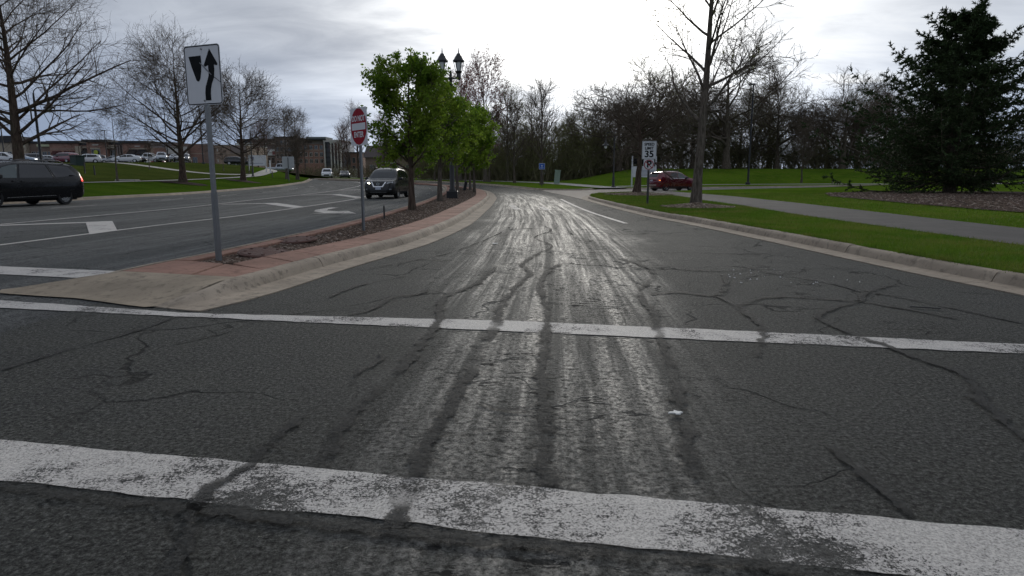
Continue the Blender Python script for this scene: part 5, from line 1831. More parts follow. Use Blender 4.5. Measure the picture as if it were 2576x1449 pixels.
road_cars = [('PICK', 'white', -35.2, 127, -78, 'distant white pickup coming round the bend', 0), ('SEDAN', 'black', -31.2, 124, -72, 'distant dark sedan coming round the bend behind the pickup', 0)]
for kind, col, x, y, rz, lab, dz in road_cars:
    put_car(kind, col, x, y, rz, lab, 'distant cars on the road', 'distant_car', 0.0, 'car')
lotcars = [
    (14, 112, 'SUV', 'white', 15, 'white car showing over the roof of the black minivan at the far left'),
    (56, 116, 'SEDAN', 'blue', 12, 'pale blue car showing over the middle of the black minivan roof'),
    (98, 122, 'SUV', 'grey', 30, 'grey car parked just left of the left lamp post'),
    (127, 123, 'SEDAN', 'white', 25, 'white car parked just right of the left lamp post'),
    (139, 134, 'SEDAN', 'silver', 25, 'silver car tucked behind the white one right of the lamp post'),
    (168, 118, 'VAN', 'red', 160, 'maroon van parked left of the dark green cabinet'),
    (196, 133, 'SEDAN', 'white', 170, 'white car parked behind the dark green cabinet'),
    (222, 124, 'SUV', 'white', 205, 'white car parked right of the dark green cabinet'),
    (237, 129, 'SUV', 'black', 205, 'black car parked behind the white one right of the cabinet'),
    (262, 150, 'SUV', 'gold', 20, 'tan car parked close to the raised brick storefront'),
    (290, 128, 'SEDAN', 'silver', 176, 'silver sedan parked side-on left of the thin young tree'),
    (321, 122, 'SEDAN', 'white', 200, 'white car mostly hidden behind the thin young tree'),
    (336, 124, 'SEDAN', 'black', 20, 'black sedan parked just right of the thin young tree'),
    (348, 138, 'SUV', 'white', 15, 'white car behind the black sedan'),
    (374, 130, 'PICK', 'white', 5, 'white pickup parked below the dark awnings'),
    (388, 147, 'SEDAN', 'red', 12, 'maroon car parked behind the white pickup'),
    (409, 121, 'SUV', 'silver', -62, 'silver car facing the lawn right of the white pickup'),
    (447, 124, 'SEDAN', 'grey', -50, 'grey car with pale bonnet left of the spreading street tree'),
    (468, 132, 'SUV', 'grey', -70, 'dark grey car behind the trunk of the spreading street tree'),
    (596, 138, 'SUV', 'black', 20, 'black car parked left of the domed tree trunk'),
    (612, 146, 'SEDAN', 'silver', 20, 'silver car half hidden behind the domed tree trunk'),
]
for u, y, kind, col, rz, lab in lotcars:
    put_car(kind, col, ux(u, y), y, rz, lab)
put_car('PICK', 'silver', ux(704, 146), 146, 5, 'silver pickup parked on the rise right of the white real estate sign', dz=LAWN + .02)
put_car('SEDAN', 'white', ux(985, 140), 140, 15, 'white car parked beyond the bend left of the charcoal crossover', dz=LAWN)
# ================================================================== SIGNS, LAMPS, STREET FURNITURE
def round_rect(w_, hh, r_, n=5, cx=0, cz=0):
    P = []
    for (x, z, a0) in ((w_ / 2 - r_, -hh / 2 + r_, -90), (w_ / 2 - r_, hh / 2 - r_, 0), (-w_ / 2 + r_, hh / 2 - r_, 90), (-w_ / 2 + r_, -hh / 2 + r_, 180)):
        for k in range(n + 1):
            a = R(a0 + 90 * k / n)
            P.append((cx + x + r_ * math.cos(a), cz + z + r_ * math.sin(a)))
    return P


def ellipse(rx, rz, n=40, cx=0, cz=0):
    return [(cx + rx * math.cos(2 * math.pi * k / n), cz + rz * math.sin(2 * math.pi * k / n)) for k in range(n)]


def text_part(body, size, m, parent, x, z, y=-.012, sx=1.0, bold=.0, name='lettering'):
    cu = bpy.data.curves.new('t', 'FONT')
    cu.body = body
    cu.size = size
    cu.align_x = 'CENTER'; cu.align_y = 'CENTER'
    cu.extrude = .0012
    cu.offset = bold
    tmp = bpy.data.objects.new('t', cu)
    COL.objects.link(tmp)
    dg = bpy.context.evaluated_depsgraph_get()
    me = bpy.data.meshes.new_from_object(tmp.evaluated_get(dg))
    bpy.data.objects.remove(tmp)
    o = link(name, me, m, parent)
    o.location = (x, y, z)
    o.rotation_euler = (R(90), 0, 0)
    o.scale = (sx, 1, 1)
    return o


def u_post(parent, hgt, m, w_=.06, d=.035):
    """flanged channel post"""
    poly = [(-w_ / 2, 0), (-w_ / 2, .006), (-w_ * .28, .006), (-w_ * .2, d), (w_ * .2, d), (w_ * .28, .006), (w_ / 2, .006), (w_ / 2, 0), (w_ * .24, 0), (w_ * .14, d - .007), (-w_ * .14, d - .007), (-w_ * .24, 0)]
    return MB().prism(poly, -.2, hgt).build('post', m, parent)


# --- keep right sign (near, left)
KX, KY = -3.92, 8.68
ks = thing('keep_right_sign', 'white keep-right sign with black bent arrow on tall steel pole', 'road sign', (KX, KY, .08), R(-22), 'road signs')
po = MB().prism([(-.024, 0), (.024, 0), (.024, .046), (-.024, .046)], -.1, 2.72).build('post', M['steel'], ks)
MB().prism([(-.029, -.005), (.029, -.005), (.029, .051), (-.029, .051)], 0, .92).build('post_sleeve', M['steel'], ks)
zc = 2.40
MB().plate(round_rect(.60, .735, .045, cz=zc), -.010, -.006).build('panel', M['sign_white'], ks)
br = MB()
outer = round_rect(.586, .722, .038, cz=zc); inner = round_rect(.562, .698, .028, cz=zc)
n = len(outer)
br.add([(x, -.0125, z) for x, z in outer] + [(x, -.0125, z) for x, z in inner], [(k, (k + 1) % n, n + (k + 1) % n, n + k) for k in range(n)])
br.build('border', M['sign_black'], ks)


def sg_pt(px, py):       # sign drawing units (0-1 across, 0-1 down) to metres
    return ((px - .5) * .60, zc + (.5 - py) * .735)


isl = [(.13, .18), (.47, .175), (.475, .30), (.455, .44), (.42, .55), (.385, .595), (.345, .60), (.31, .58), (.27, .50), (.20, .36)]
MB().plate([sg_pt(*p) for p in isl], -.0135, -.0105).build('island_symbol', M['sign_black'], ks)
arrow = [(.72, .075), (.92, .33), (.90, .355), (.82, .34), (.825, .42), (.80, .55), (.73, .65), (.69, .74), (.68, .82), (.68, .925), (.53, .925), (.53, .80), (.55, .70), (.61, .60), (.655, .52), (.665, .43), (.66, .34), (.57, .365), (.54, .34)]
arrow.reverse()
MB().plate([sg_pt(*p) for p in arrow], -.0135, -.0105).build('arrow_symbol', M['sign_black'], ks)
MB().plate([sg_pt(*p) for p in [(.44, .285), (.62, .41), (.74, .50), (.735, .51), (.60, .425), (.435, .30)]][::-1], -.0160, -.0140).build('scratch', M['steel'], ks)
MB().plate([sg_pt(*p) for p in [(.80, .535), (.98, .635), (.978, .641), (.797, .545)]][::-1], -.0160, -.0140).build('scratch', M['sign_black'], ks)
for zz in (zc + .315, zc - .315):
    b_ = MB().lathe([(.011, -.004), (.011, .004), (.006, .007)], 10, axis='y').build('bolt', M['steel'], ks)
    b_.location = (0, -.017, zz); b_.rotation_euler = (0, 0, math.pi)

# --- do not enter sign
DX, DY = -3.12, 13.75
ds = thing('do_not_enter_sign', 'red and white do not enter sign turned aside on a steel post', 'road sign', (DX, DY, .09), R(-51), 'road signs')
u_post(ds, 2.45, M['steel'], .075, .045)
zc2 = 2.13
MB().plate(round_rect(.75, .75, .05, cz=zc2), -.010, -.006).build('panel', M['sign_white'], ds)
MB().plate(ellipse(.352, .362, cz=zc2), -.0125, -.0105).build('red_disc', M['sign_red'], ds)
MB().plate(round_rect(.61, .135, .006, cz=zc2), -.0145, -.0130).build('white_bar', M['sign_white'], ds)
text_part('DO NOT', .155, M['sign_white'], ds, 0, zc2 + .155, -.0140, .92, .004)
text_part('ENTER', .155, M['sign_white'], ds, 0, zc2 - .165, -.0140, .92, .004)

# --- speed limit + no parking
LX, LY = 5.51, 26.9
ss_ = thing('speed_limit_sign', 'white speed limit 35 sign above a small no parking sign on one post', 'road sign', (LX, LY, h(LX, LY) + LAWN), R(-2), 'road signs')
u_post(ss_, 2.45, M['post_brown'], .085, .06)
zc3 = 2.15
MB().plate(round_rect(.585, .72, .035, cz=zc3), -.010, -.006).build('panel', M['sign_white'], ss_)
outer = round_rect(.565, .70, .03, cz=zc3); inner = round_rect(.548, .683, .02, cz=zc3)
n = len(outer)
MB().add([(x, -.0125, z) for x, z in outer] + [(x, -.0125, z) for x, z in inner], [(k, (k + 1) % n, n + (k + 1) % n, n + k) for k in range(n)]).build('border', M['sign_black'], ss_)
text_part('SPEED', .150, M['sign_black'], ss_, 0, zc3 + .225, -.0125, .98, .005)
text_part('LIMIT', .150, M['sign_black'], ss_, 0, zc3 + .07, -.0125, .98, .005)
text_part('35', .36, M['sign_black'], ss_, 0, zc3 - .165, -.0125, 1.05, .010)
zc4 = 1.575
np_panel = MB().plate(round_rect(.42, .42, .03, cz=zc4), -.010, -.006).build('no_parking_panel', M['sign_white'], ss_)
text_part('P', .36, M['sign_black'], np_panel, .01, zc4 + .005, -.0125, 1.05, .012)
o1 = ellipse(.195, .195, cz=zc4); i1 = ellipse(.165, .165, cz=zc4)
rgm = MB().add([(x, -.0150, z) for x, z in o1] + [(x, -.0150, z) for x, z in i1], [(k, (k + 1) % 40, 40 + (k + 1) % 40, 40 + k) for k in range(40)])
rgm.add([(-.135, -.0148, zc4 + .112), (-.112, -.0148, zc4 + .135), (.135, -.0148, zc4 - .112), (.112, -.0148, zc4 - .135)], [(0, 3, 2, 1)])
rgm.build('prohibition_ring', M['sign_red'], np_panel)

# --- blue sign
bx, by = 3.02, 67.3
bs_ = thing('blue_sign', 'small square blue sign on a thin post before the wood', 'road sign', (bx, by, h(bx, by) + LAWN), R(-2), 'road signs')
u_post(bs_, 2.1, M['post_brown'], .06)
MB().plate(round_rect(.61, .61, .04, cz=2.02), -.010, -.006).build('panel', M['sign_white'], bs_)
MB().plate(round_rect(.55, .55, .03, cz=2.02), -.014, -.011).build('blue_face', M['sign_blue'], bs_)
MB().plate([(-.10, 2.12), (.0, 1.96), (.11, 2.13), (.05, 2.10), (0, 2.16), (-.05, 2.10)], -.017, -.015).build('symbol', M['sign_white'], bs_)
MB().plate(round_rect(.30, .05, .01, cz=1.86), -.017, -.015).build('symbol_bar', M['sign_white'], bs_)

# --- sign seen from behind, left verge
qx, qy = -29.0, 86.5
qs = thing('sign_back', 'pale back of a square road sign on a thin post, left verge', 'road sign', (qx, qy, h(qx, qy) + LAWN), R(8), 'road signs')
u_post(qs, 3.1, M['steel'], .10, .06)
MB().plate(round_rect(1.5, 1.5, .08, cz=2.45), .062, .070).build('panel', M['sign_back'], qs)

# --- site information board on the mound
ix, iy = 13.15, 66.3
ib = thing('information_board', 'white board of blue printed lines on two white posts behind the red car', 'notice board', (ix, iy, h(ix, iy) + LAWN), R(20))
for sx in (-1.35, 1.35):
    MB().prism([(sx - .05, 0), (sx + .05, 0), (sx + .05, .1), (sx - .05, .1)], -.2, 3.0).build('post', M['sign_white'], ib)
MB().box(-1.30, 1.30, -.03, -.005, .95, 2.0).build('panel', M['sign_white'], ib)
MB().box(-1.2, 1.2, -.03, -.005, 2.25, 2.75).build('top_panel', M['sign_black'], ib)
M['print_blue'] = simple('blue_grey_print', (.16, .17, .26), .6)
for k in range(7):
    zz = 1.88 - k * .13
    MB().box(-.45, 1.2, -.036, -.031, zz - .022, zz + .022).build('print_line', M['print_blue'], ib)

# --- white real-estate sign on the left lawn
rx, ry = -41.0, 107.5
re_ = thing('lawn_sign', 'white sign board on white posts on the left lawn', 'notice board', (rx, ry, h(rx, ry) + LAWN), R(12))
for sx in (-1.3, 1.3):
    MB().prism([(sx - .08, 0), (sx + .08, 0), (sx + .08, .14), (sx - .08, .14)], -.3, 2.6).build('post', M['sign_white'], re_)
MB().box(-1.2, 1.2, -.03, .0, .95, 2.6).build('panel', M['sign_white'], re_)
o = MB().lathe([(.24, 0), (.24, .012), (.14, .012)], 20, axis='y').build('round_logo', M['print_blue'], re_); o.location = (-.7, -.044, 2.15)
MB().box(-.95, .9, -.034, -.031, 1.28, 1.34).build('print_line', M['print_blue'], re_)
pp_ = MB().prism([(-.09, -.09), (.09, -.09), (.09, .09), (-.09, .09)], -.2, 2.0).build('white_post', M['sign_white'])
pp_.location = (ux(680, 108), 108, h(ux(680, 108), 108) + LAWN)
tag(pp_, 'short white post standing right of the white lawn sign', 'post')

# --- double lamp post on the median
lx, ly = -3.21, 35.7
lp = thing('double_lamp_post', 'black double lantern lamp post on the median between the leafy trees', 'street lamp', (lx, ly, h(lx, ly) + .08), 0.0, 'lamp posts')
lp.scale = (.93, .93, .93)
MB().bevbox(-.31, .31, -.31, .31, -.05, .42, .02).build('base', M['black_metal'], lp)
MB().lathe([(.20, .42), (.20, .50), (.14, .58), (.135, 1.9), (.125, 1.95), (.10, 2.0), (.085, 6.6), (.11, 6.65), (.11, 6.75), (.07, 6.8), (.07, 7.05), (.03, 7.12)], 16).build('pole', M['black_metal'], lp, True)
arm = MB().tube([(-.52, 0, 6.62), (-.40, 0, 6.70), (.40, 0, 6.70), (.52, 0, 6.62)], .05, 10)
arm.lathe([(.09, 6.60), (.06, 6.75)], 12)
arm.build('cross_arm', M['black_metal'], lp, True)
MB().tube([(.05, 0, 6.25), (.95, 0, 6.22)], .018, 6).build('banner_arm', M['black_metal'], lp)
MB().tube([(.05, 0, 4.6), (.95, 0, 4.58)], .018, 6).build('banner_arm', M['black_metal'], lp)
for sg in (-1, 1):
    ln_ = MB()
    ln_.lathe([(.10, 6.68), (.16, 6.72), (.13, 6.80), (.12, 6.95), (.17, 7.02), (.19, 7.08), (.16, 7.10)], 12)
    ln_.lathe([(.30, 7.58), (.33, 7.60), (.33, 7.66), (.26, 7.74), (.20, 7.86), (.13, 7.95), (.10, 8.02), (.03, 8.06), (.03, 8.14), (.008, 8.34)], 12)
    for k in range(6):
        a = math.pi / 3 * k
        ln_.tube([(.17 * math.cos(a), .17 * math.sin(a), 7.08), (.29 * math.cos(a), .29 * math.sin(a), 7.60)], .018, 5)
    o = ln_.build('lantern', M['black_metal'], lp, True)
    o.location = (.46 * sg, 0, 0)
    MB().lathe([(.10, 7.08), (.16, 7.3), (.19, 7.56)], 12).build('glass', M['lamp_glass'], o, True)


# --- hooked lamp posts with bell shades
def hook_lamp(label, x, y, hgt, rz, sc=1.0):
    t = thing('hook_lamp_post', label, 'street lamp', (x, y, h(x, y) + LAWN), rz, 'lamp posts')
    MB().lathe([(.24, -.05), (.24, .08), (.15, .14), (.12, .25), (.12, .95), (.085, 1.05), (.075, hgt * .8), (.055, hgt - .45), (.055, hgt - .3)], 12).build('pole', M['black_metal'], t, True)
    pts = [(0, 0, hgt - .5)]
    for k in range(11):
        a = math.pi * k / 10
        pts.append((-.42 + .42 * math.cos(a), 0, hgt - .35 + .42 * math.sin(a)))
    pts.append((-.84, 0, hgt - .60))
    MB().tube(pts, .03, 8).build('hook', M['black_metal'], t, True)
    sh = MB().lathe([(.05, hgt - .62), (.07, hgt - .70), (.11, hgt - .95), (.17, hgt - 1.05), (.33, hgt - 1.20), (.33, hgt - 1.24)], 16)
    o = sh.build('bell_shade', M['black_metal'], t, True); o.location = (-.84, 0, 0)
    g = MB().lathe([(.14, hgt - 1.24), (.15, hgt - 1.36), (.10, hgt - 1.48), (.03, hgt - 1.52)], 12).build('globe', M['lamp_glass'], t, True)
    g.location = (-.84, 0, 0)
    return t


hook_lamp('black hooked lamp post with bell shade on the grassy mound', 9.85, 64.6, 5.2, R(4))
hook_lamp('black hooked lamp post beside the largest left tree', -31.0, 44.0, 6.1, math.pi + R(10))
hook_lamp('black hooked lamp post near the white sign on the left lawn', -35.4, 91, 6.4, math.pi)


def mast(label, x, y, hgt, group='tall lot light masts', dbl=False):
    t = thing('light_mast', label, 'light mast', (x, y, h(x, y) + LAWN), 0, group)
    MB().lathe([(.28, -.1), (.28, .25), (.12, .3), (.10, hgt * .5), (.07, hgt)], 10).build('pole', M['black_metal'], t, True)
    MB().bevbox(-.55, .15 if not dbl else .55, -.18, .18, hgt - .05, hgt + .12, .03).build('lamp_head', M['black_metal'], t)
    return t


mast('tall slim light mast in front of the large oak on the mound', 26.9, 75.8, 11.0)
mast('thin tall light mast at the far left over the parked cars', ux(15, 118), 118, 10.5)
mast('thin light mast over the storefronts right of the left lamp', ux(272, 140), 140, 7.0)
mast('thin tall light mast between the young tree and the street tree', ux(425, 132), 132, 10.5)
mast('thin tall light mast just left of the keep-right sign pole', ux(513, 118), 118, 13)
mast('thin light mast in front of the brick office block', ux(768, 160), 160, 9.0)

# --- cabinets, lids, stakes
o = MB().prism([(-.32, -.2), (.32, -.2), (.32, .2), (-.32, .2)], -.1, 1.55)
o.bevbox(-.36, .36, -.24, .24, 1.55, 1.66, .03)
cab = o.build('utility_cabinet', simple('pale_green_metal', (.21, .28, .22), .6), None)
cab.location = place(5.3, 79); cab.rotation_euler = (0, R(5), R(-8))
tag(cab, 'pale green leaning utility cabinet at the left foot of the mound', 'cabinet')
o = MB().bevbox(-.58, .58, -.55, .55, -.1, 1.15, .04)
o.bevbox(-.63, .63, -.6, .6, 1.15, 1.27, .03)
cab2 = o.build('transformer_cabinet', simple('dark_green_metal', (.012, .030, .026), .6), None)
cab2.location = place(ux(197, 82), 82); cab2.rotation_euler = (0, 0, R(-25))
tag(cab2, 'dark green transformer cabinet on the left lawn behind the minivan tail', 'cabinet')


def lid(x, y, r_, tilt, label):
    m = MB().lathe([(r_ * .90, -.012), (r_, -.004), (r_, .012), (r_ * .96, .020), (r_ * .90, .016), (r_ * .88, .022), (.0, .026)], 30, cap=False)
    for k in range(8):
        a = 2 * math.pi * k / 8
        m.lathe([(.025, .018), (.022, .034)], 8, r_ * .7 * math.cos(a), r_ * .7 * math.sin(a))
    o = m.build('rusty_lid', M['rust'], None, True)
    o.location = (x, y, h(x, y) + .125); o.rotation_euler = (tilt[0], tilt[1], .3)
    return tag(o, label, 'manhole lid', 'rusty lids in the median')


lid(-3.57, 9.40, .36, (R(5), R(3)), 'nearer rusty round lid raised beside the red slabs')
lid(-3.72, 11.35, .34, (R(4), R(-3)), 'farther rusty round lid in the median mulch')
st = MB().lathe([(.022, -.1), (.022, .34), (.014, .37)], 8).build('black_stake', M['black_metal'])
st.location = (-3.45, 17.8, .08)
tag(st, 'short black stake in the median mulch beyond the do not enter sign', 'stake')
st = MB().prism([(-.12, -.06), (.12, -.06), (.12, .06), (-.12, .06)], 0, .75).build('black_bag', M['plastic'])
st.location = (-3.95, 55, h(-3.95, 55) + .085); st.rotation_euler = (.1, .2, .4)
tag(st, 'small dark utility marker among the far median trunks', 'marker')
for u, y, hh, lab in ((213, 68, 1.2, 'left black fence stake beside the minivan tail'), (237, 67, 1.0, 'right black fence stake beside the minivan tail'), (684, 94, .9, 'short dark stake on the left lawn')):
    o = MB().prism([(-.05, -.05), (.05, -.05), (.05, .05), (-.05, .05)], -.1, hh).build('dark_stake', M['black_metal'])
    o.location = place(ux(u, y), y)
    tag(o, lab, 'stake')
o = MB().bevbox(-.9, .9, -.4, .4, -.1, .22, .06).build('stone_edging', M['walk'])
o.location = place(ux(318, 58.5), 58.5)
tag(o, 'low pale stone at the foot of the thin young tree', 'stone')
hy = MB().lathe([(.14, 0), (.14, .05), (.10, .08), (.10, .50), (.13, .52), (.12, .60), (.07, .70), (.03, .74)], 12)
hd = hy.build('fire_hydrant', M['sign_white'], None, True)
hd.location = place(ux(813, 128), 128)
tag(hd, 'small pale hydrant on the verge left of the distant pickup', 'hydrant')
# ================================================================== BUILDINGS
B1 = brick_mat('red_brown_brick', (.25, .125, .092), (.30, .155, .112), (.32, .26, .22), .5)
B2 = brick_mat('dark_brown_brick', (.17, .112, .088), (.21, .138, .105), (.25, .21, .18), .5)
B3 = brick_mat('tan_brick', (.27, .19, .135), (.32, .225, .16), (.33, .28, .23), .5)
TAN = simple('tan_stucco', (.32, .27, .21), .85, var=.15, scale=1)
TAUPE = simple('taupe_stucco', (.20, .165, .15), .85, var=.15, scale=1)
PALE = simple('pale_panel', (.42, .40, .36), .8, var=.12, scale=1)
CREAM = simple('cream_stucco', (.42, .38, .29), .8, var=.12, scale=1)
ROOF = simple('dark_fascia', (.022, .023, .027), .7, var=.2, scale=1)
AWN = simple('dark_awning', (.016, .014, .015), .9, var=.2, scale=2)
AWNR = simple('maroon_awning', (.05, .012, .012), .9, var=.2, scale=2)
PANE = simple('shop_glass', (.018, .020, .022), .08, 0, .2, 1, spec=.8)
FRAME = simple('pale_frame', (.30, .29, .27), .7)
SIGNY = simple('pale_shop_sign', (.40, .42, .27), .6)
SIGNP = simple('pale_letters', (.50, .47, .42), .6)


def bld(name, label, x, y, zb, rz=0.0, group=None):
    return thing(name, label, 'building', (x, y, zb), rz, group)


def wall(parent, x0, x1, z0, z1, y0, y1, m, nm='wall'):
    return MB().box(x0, x1, y0, y1, z0, z1).build(nm, m, parent)


def cornice(parent, x0, x1, z, y0, over=.35, th=.35, depth=14, m=None):
    return MB().box(x0 - over, x1 + over, y0 - over, y0 + depth, z, z + th).build('cornice', m or ROOF, parent)


def window(parent, x0, x1, z0, z1, y, mull=1, m=None, fr=None):
    """set-back pane inside a proud frame"""
    f = MB()
    t = .08
    f.box(x0 - t, x1 + t, y - .06, y - .002, z0 - t, z0); f.box(x0 - t, x1 + t, y - .06, y - .002, z1, z1 + t)
    f.box(x0 - t, x0, y - .06, y - .002, z0, z1); f.box(x1, x1 + t, y - .06, y - .002, z0, z1)
    for k in range(1, mull + 1):
        xx = x0 + (x1 - x0) * k / (mull + 1)
        f.box(xx - .03, xx + .03, y - .05, y - .003, z0, z1)
    o = f.build('window', fr or FRAME, parent)
    MB().box(x0, x1, y - .03, y - .004, z0, z1).build('pane', m or PANE, o)
    return o


def awning(parent, x0, x1, z, y, drop=1.3, out=1.5, m=None):
    V = [(x0, y - .01, z), (x1, y - .01, z), (x1, y - out, z - drop), (x0, y - out, z - drop), (x0, y - .01, z - drop), (x1, y - .01, z - drop)]
    F = [(0, 3, 2, 1), (3, 4, 5, 2), (0, 4, 3), (1, 2, 5), (0, 1, 5, 4)]
    return py_mesh('awning', V, F, m or AWN, parent)


# strip of shops; facade plane at y = YM
YM = 172.0
def ms(u): return ux(u, YM)
ZB = 4.0
def mz(v): return 1.2 + (446 - v) / 1651.0 * YM
G_SHOP = 'shops along the parking lot'
s1 = bld('shop_unit', 'low tan shop at the far left with a dark parapet block', ms(18), YM, ZB, 0, G_SHOP)
X = lambda u, s: ms(u) - s.location.x
Z = lambda v: mz(v) - ZB
wall(s1, X(-70, s1), X(72, s1), -1, Z(362), 0, 14, TAN)
wall(s1, X(-2, s1), X(36, s1), Z(362), Z(345), .4, 8, ROOF, 'parapet')
cornice(s1, X(-70, s1), X(72, s1), Z(362), 0, .3, .5)
wall(s1, X(40, s1), X(70, s1), Z(374), Z(366), -.1, 0, CREAM, 'sign_band')
for k in range(6):
    window(s1, X(-20 + k * 15, s1), X(-11 + k * 15, s1), 0, Z(384), 0, 1)
s2 = bld('shop_unit', 'dark shop with a pale yellow sign band behind the left lamp post', ms(101), YM + 1.2, ZB, 0, G_SHOP)
wall(s2, X(72, s2), X(131, s2), -1, Z(363), 0, 14, B2)
cornice(s2, X(72, s2), X(131, s2), Z(363), 0, .25, .5)
wall(s2, X(92, s2), X(127, s2), Z(371), Z(365.5), -.25, -.002, SIGNY, 'sign_band')
for k in range(4):
    window(s2, X(76 + k * 14, s2), X(86 + k * 14, s2), 0, Z(384), 0, 1)
s3 = bld('shop_unit', 'brown brick shop with arched dark windows left of the green cabinet', ms(167), YM, ZB, 0, G_SHOP)
wall(s3, X(131, s3), X(204, s3), -1, Z(363.5), 0, 14, B1)
cornice(s3, X(131, s3), X(204, s3), Z(363.5), 0, .5, .6)
wall(s3, X(133, s3), X(203, s3), Z(378), Z(377), -.08, -.002, TAN, 'string_course')
for u in (138, 150, 168, 182):
    window(s3, X(u, s3), X(u + 9, s3), 0, Z(388), 0, 1)
    awning(s3, X(u - 1, s3), X(u + 10, s3), Z(382), 0, .9, .9, AWNR)
s4 = bld('shop_unit', 'shop bay with tan piers and dark awning right of the green cabinet', ms(215), YM + .5, ZB, 0, G_SHOP)
wall(s4, X(204, s4), X(229, s4), -1, Z(368), 0, 14, B1)
cornice(s4, X(204, s4), X(229, s4), Z(368), 0, .1, .5)
wall(s4, X(197, s4), X(205, s4), -1, Z(370), -.9, .0, TAN, 'pier')
wall(s4, X(207, s4), X(211, s4), -1, Z(370), -.9, .0, TAN, 'pier')
wall(s4, X(212, s4), X(229, s4), Z(375), Z(371), -.3, -.002, TAN, 'band')
window(s4, X(214, s4), X(228, s4), 0, Z(386), 0, 2)
awning(s4, X(213, s4), X(229, s4), Z(376), 0, 1.2, 1.6)
s5 = bld('shop_unit', 'raised brick shop front with pale lettering and a dark cornice', ms(253), YM - .8, ZB, 0, G_SHOP)
wall(s5, X(229, s5), X(278, s5), -1, Z(360.5), 0, 14, B1)
cornice(s5, X(229, s5), X(278, s5), Z(360.5), 0, .8, .55)
wall(s5, X(243, s5), X(259, s5), Z(369), Z(366), -.12, -.002, SIGNP, 'shop_lettering')
wall(s5, X(238, s5), X(262, s5), Z(377), Z(375), -.2, -.002, CREAM, 'band')
window(s5, X(240, s5), X(261, s5), 0, Z(379), 0, 3)
o = MB().lathe([(.55, 0), (.55, .1)], 16, axis='y').build('round_sign', simple('lime_sign', (.35, .42, .04), .6), s5)
o.location = (X(252, s5), -.3, Z(385.5))
s6 = bld('shop_unit', 'low shop bay with two tan bands right of the raised brick front', ms(297), YM + .3, ZB, 0, G_SHOP)
wall(s6, X(278, s6), X(318, s6), -1, Z(367), 0, 14, B1)
cornice(s6, X(278, s6), X(318, s6), Z(367), 0, .0, .6)
wall(s6, X(270, s6), X(296, s6), Z(371), Z(368.5), -.9, -.002, TAN, 'band')
wall(s6, X(270, s6), X(296, s6), Z(376), Z(372.5), -.9, -.002, TAN, 'band')
window(s6, X(281, s6), X(292, s6), 0, Z(380), 0, 2)
for u in (300, 306, 313):
    wall(s6, X(u, s6), X(u + 3, s6), -1, Z(368), -.6, -.0, TAUPE, 'pier')
window(s6, X(309, s6), X(313, s6), 0, Z(382), 0, 1)
s7 = bld('shop_unit', 'raised brick shop with two sloping dark awnings', ms(350), YM - .8, ZB, 0, G_SHOP)
wall(s7, X(318, s7), X(381, s7), -1, Z(363.5), 0, 14, B1)
cornice(s7, X(318, s7), X(381, s7), Z(363.5), 0, .6, .55)
wall(s7, X(334, s7), X(380, s7), Z(378.5), Z(375.5), -.2, -.002, TAN, 'band')
wall(s7, X(349, s7), X(363, s7), Z(372), Z(370), -.12, -.002, SIGNP, 'shop_lettering')
window(s7, X(337, s7), X(351, s7), 0, Z(388), 0, 2)
window(s7, X(360, s7), X(374, s7), 0, Z(388), 0, 2)
awning(s7, X(334, s7), X(354, s7), Z(379), 0, 1.2, 1.8)
awning(s7, X(357, s7), X(379, s7), Z(379), 0, 1.2, 1.8)
s8 = bld('shop_unit', 'narrow cream shop gap between the awning shop and taupe block', ms(388), YM + 3, ZB, 0, G_SHOP)
wall(s8, X(381, s8), X(397, s8), -1, Z(373), 0, 10, CREAM)
for u in (383, 389):
    wall(s8, X(u, s8), X(u + 3, s8), -1, Z(376), -.5, 0, PALE, 'pier')
s9 = bld('shop_unit', 'brick block with a taupe upper band left of the spreading street tree', ms(420), YM - 2, ZB, 0, G_SHOP)
wall(s9, X(394, s9), X(452, s9), -1, Z(375), 0, 14, B3)
wall(s9, X(394, s9), X(452, s9), Z(375), Z(363.5), .004, 14, TAUPE, 'upper_wall')
cornice(s9, X(394, s9), X(452, s9), Z(363.5), 0, .15, .2)
wall(s9, X(402, s9), X(440, s9), 0, Z(376.5), -.15, -.002, B1, 'brick_panel')
wall(s9, X(424, s9), X(446, s9), Z(373), Z(367), -.12, -.002, simple('grey_letters', (.15, .14, .15), .7), 'shop_lettering')
s10 = bld('shop_unit', 'pale grey fronted shop behind the spreading street tree', ms(470), YM - 3, ZB, 0, G_SHOP)
wall(s10, X(452, s10), X(491, s10), -1, Z(366), 0, 14, B2)
wall(s10, X(440, s10), X(490, s10), Z(390), Z(373), -.6, -.002, PALE, 'pale_front')
for k in range(3):
    window(s10, X(455 + k * 12, s10), X(464 + k * 12, s10), 0, Z(392), 0, 1)
s11 = bld('shop_unit', 'plain red brick shop block left of the keep-right sign pole', ms(514), YM - 2, ZB, 0, G_SHOP)
wall(s11, X(491, s11), X(536, s11), -1, Z(368), 0, 14, B1)
cornice(s11, X(491, s11), X(536, s11), Z(368), 0, .1, .25, m=TAUPE)
wall(s11, X(492, s11), X(535, s11), Z(390), Z(388.5), -.1, -.002, TAN, 'string_course')
window(s11, X(497, s11), X(507, s11), 0, Z(398), 0, 1)
s12 = bld('shop_unit', 'brick end shop with lighter brown corner right of the sign pole', ms(590), YM - 4, ZB, 0, G_SHOP)
wall(s12, X(536, s12), X(640, s12), -1, Z(371), 0, 14, B3)
wall(s12, X(536, s12), X(561, s12), -1, Z(369.5), -.3, -.002, B2, 'brick_panel')
cornice(s12, X(536, s12), X(640, s12), Z(371), 0, .1, .25, m=PALE)
wall(s12, X(561, s12), X(639, s12), Z(391), Z(389.5), -.1, -.002, TAN, 'string_course')
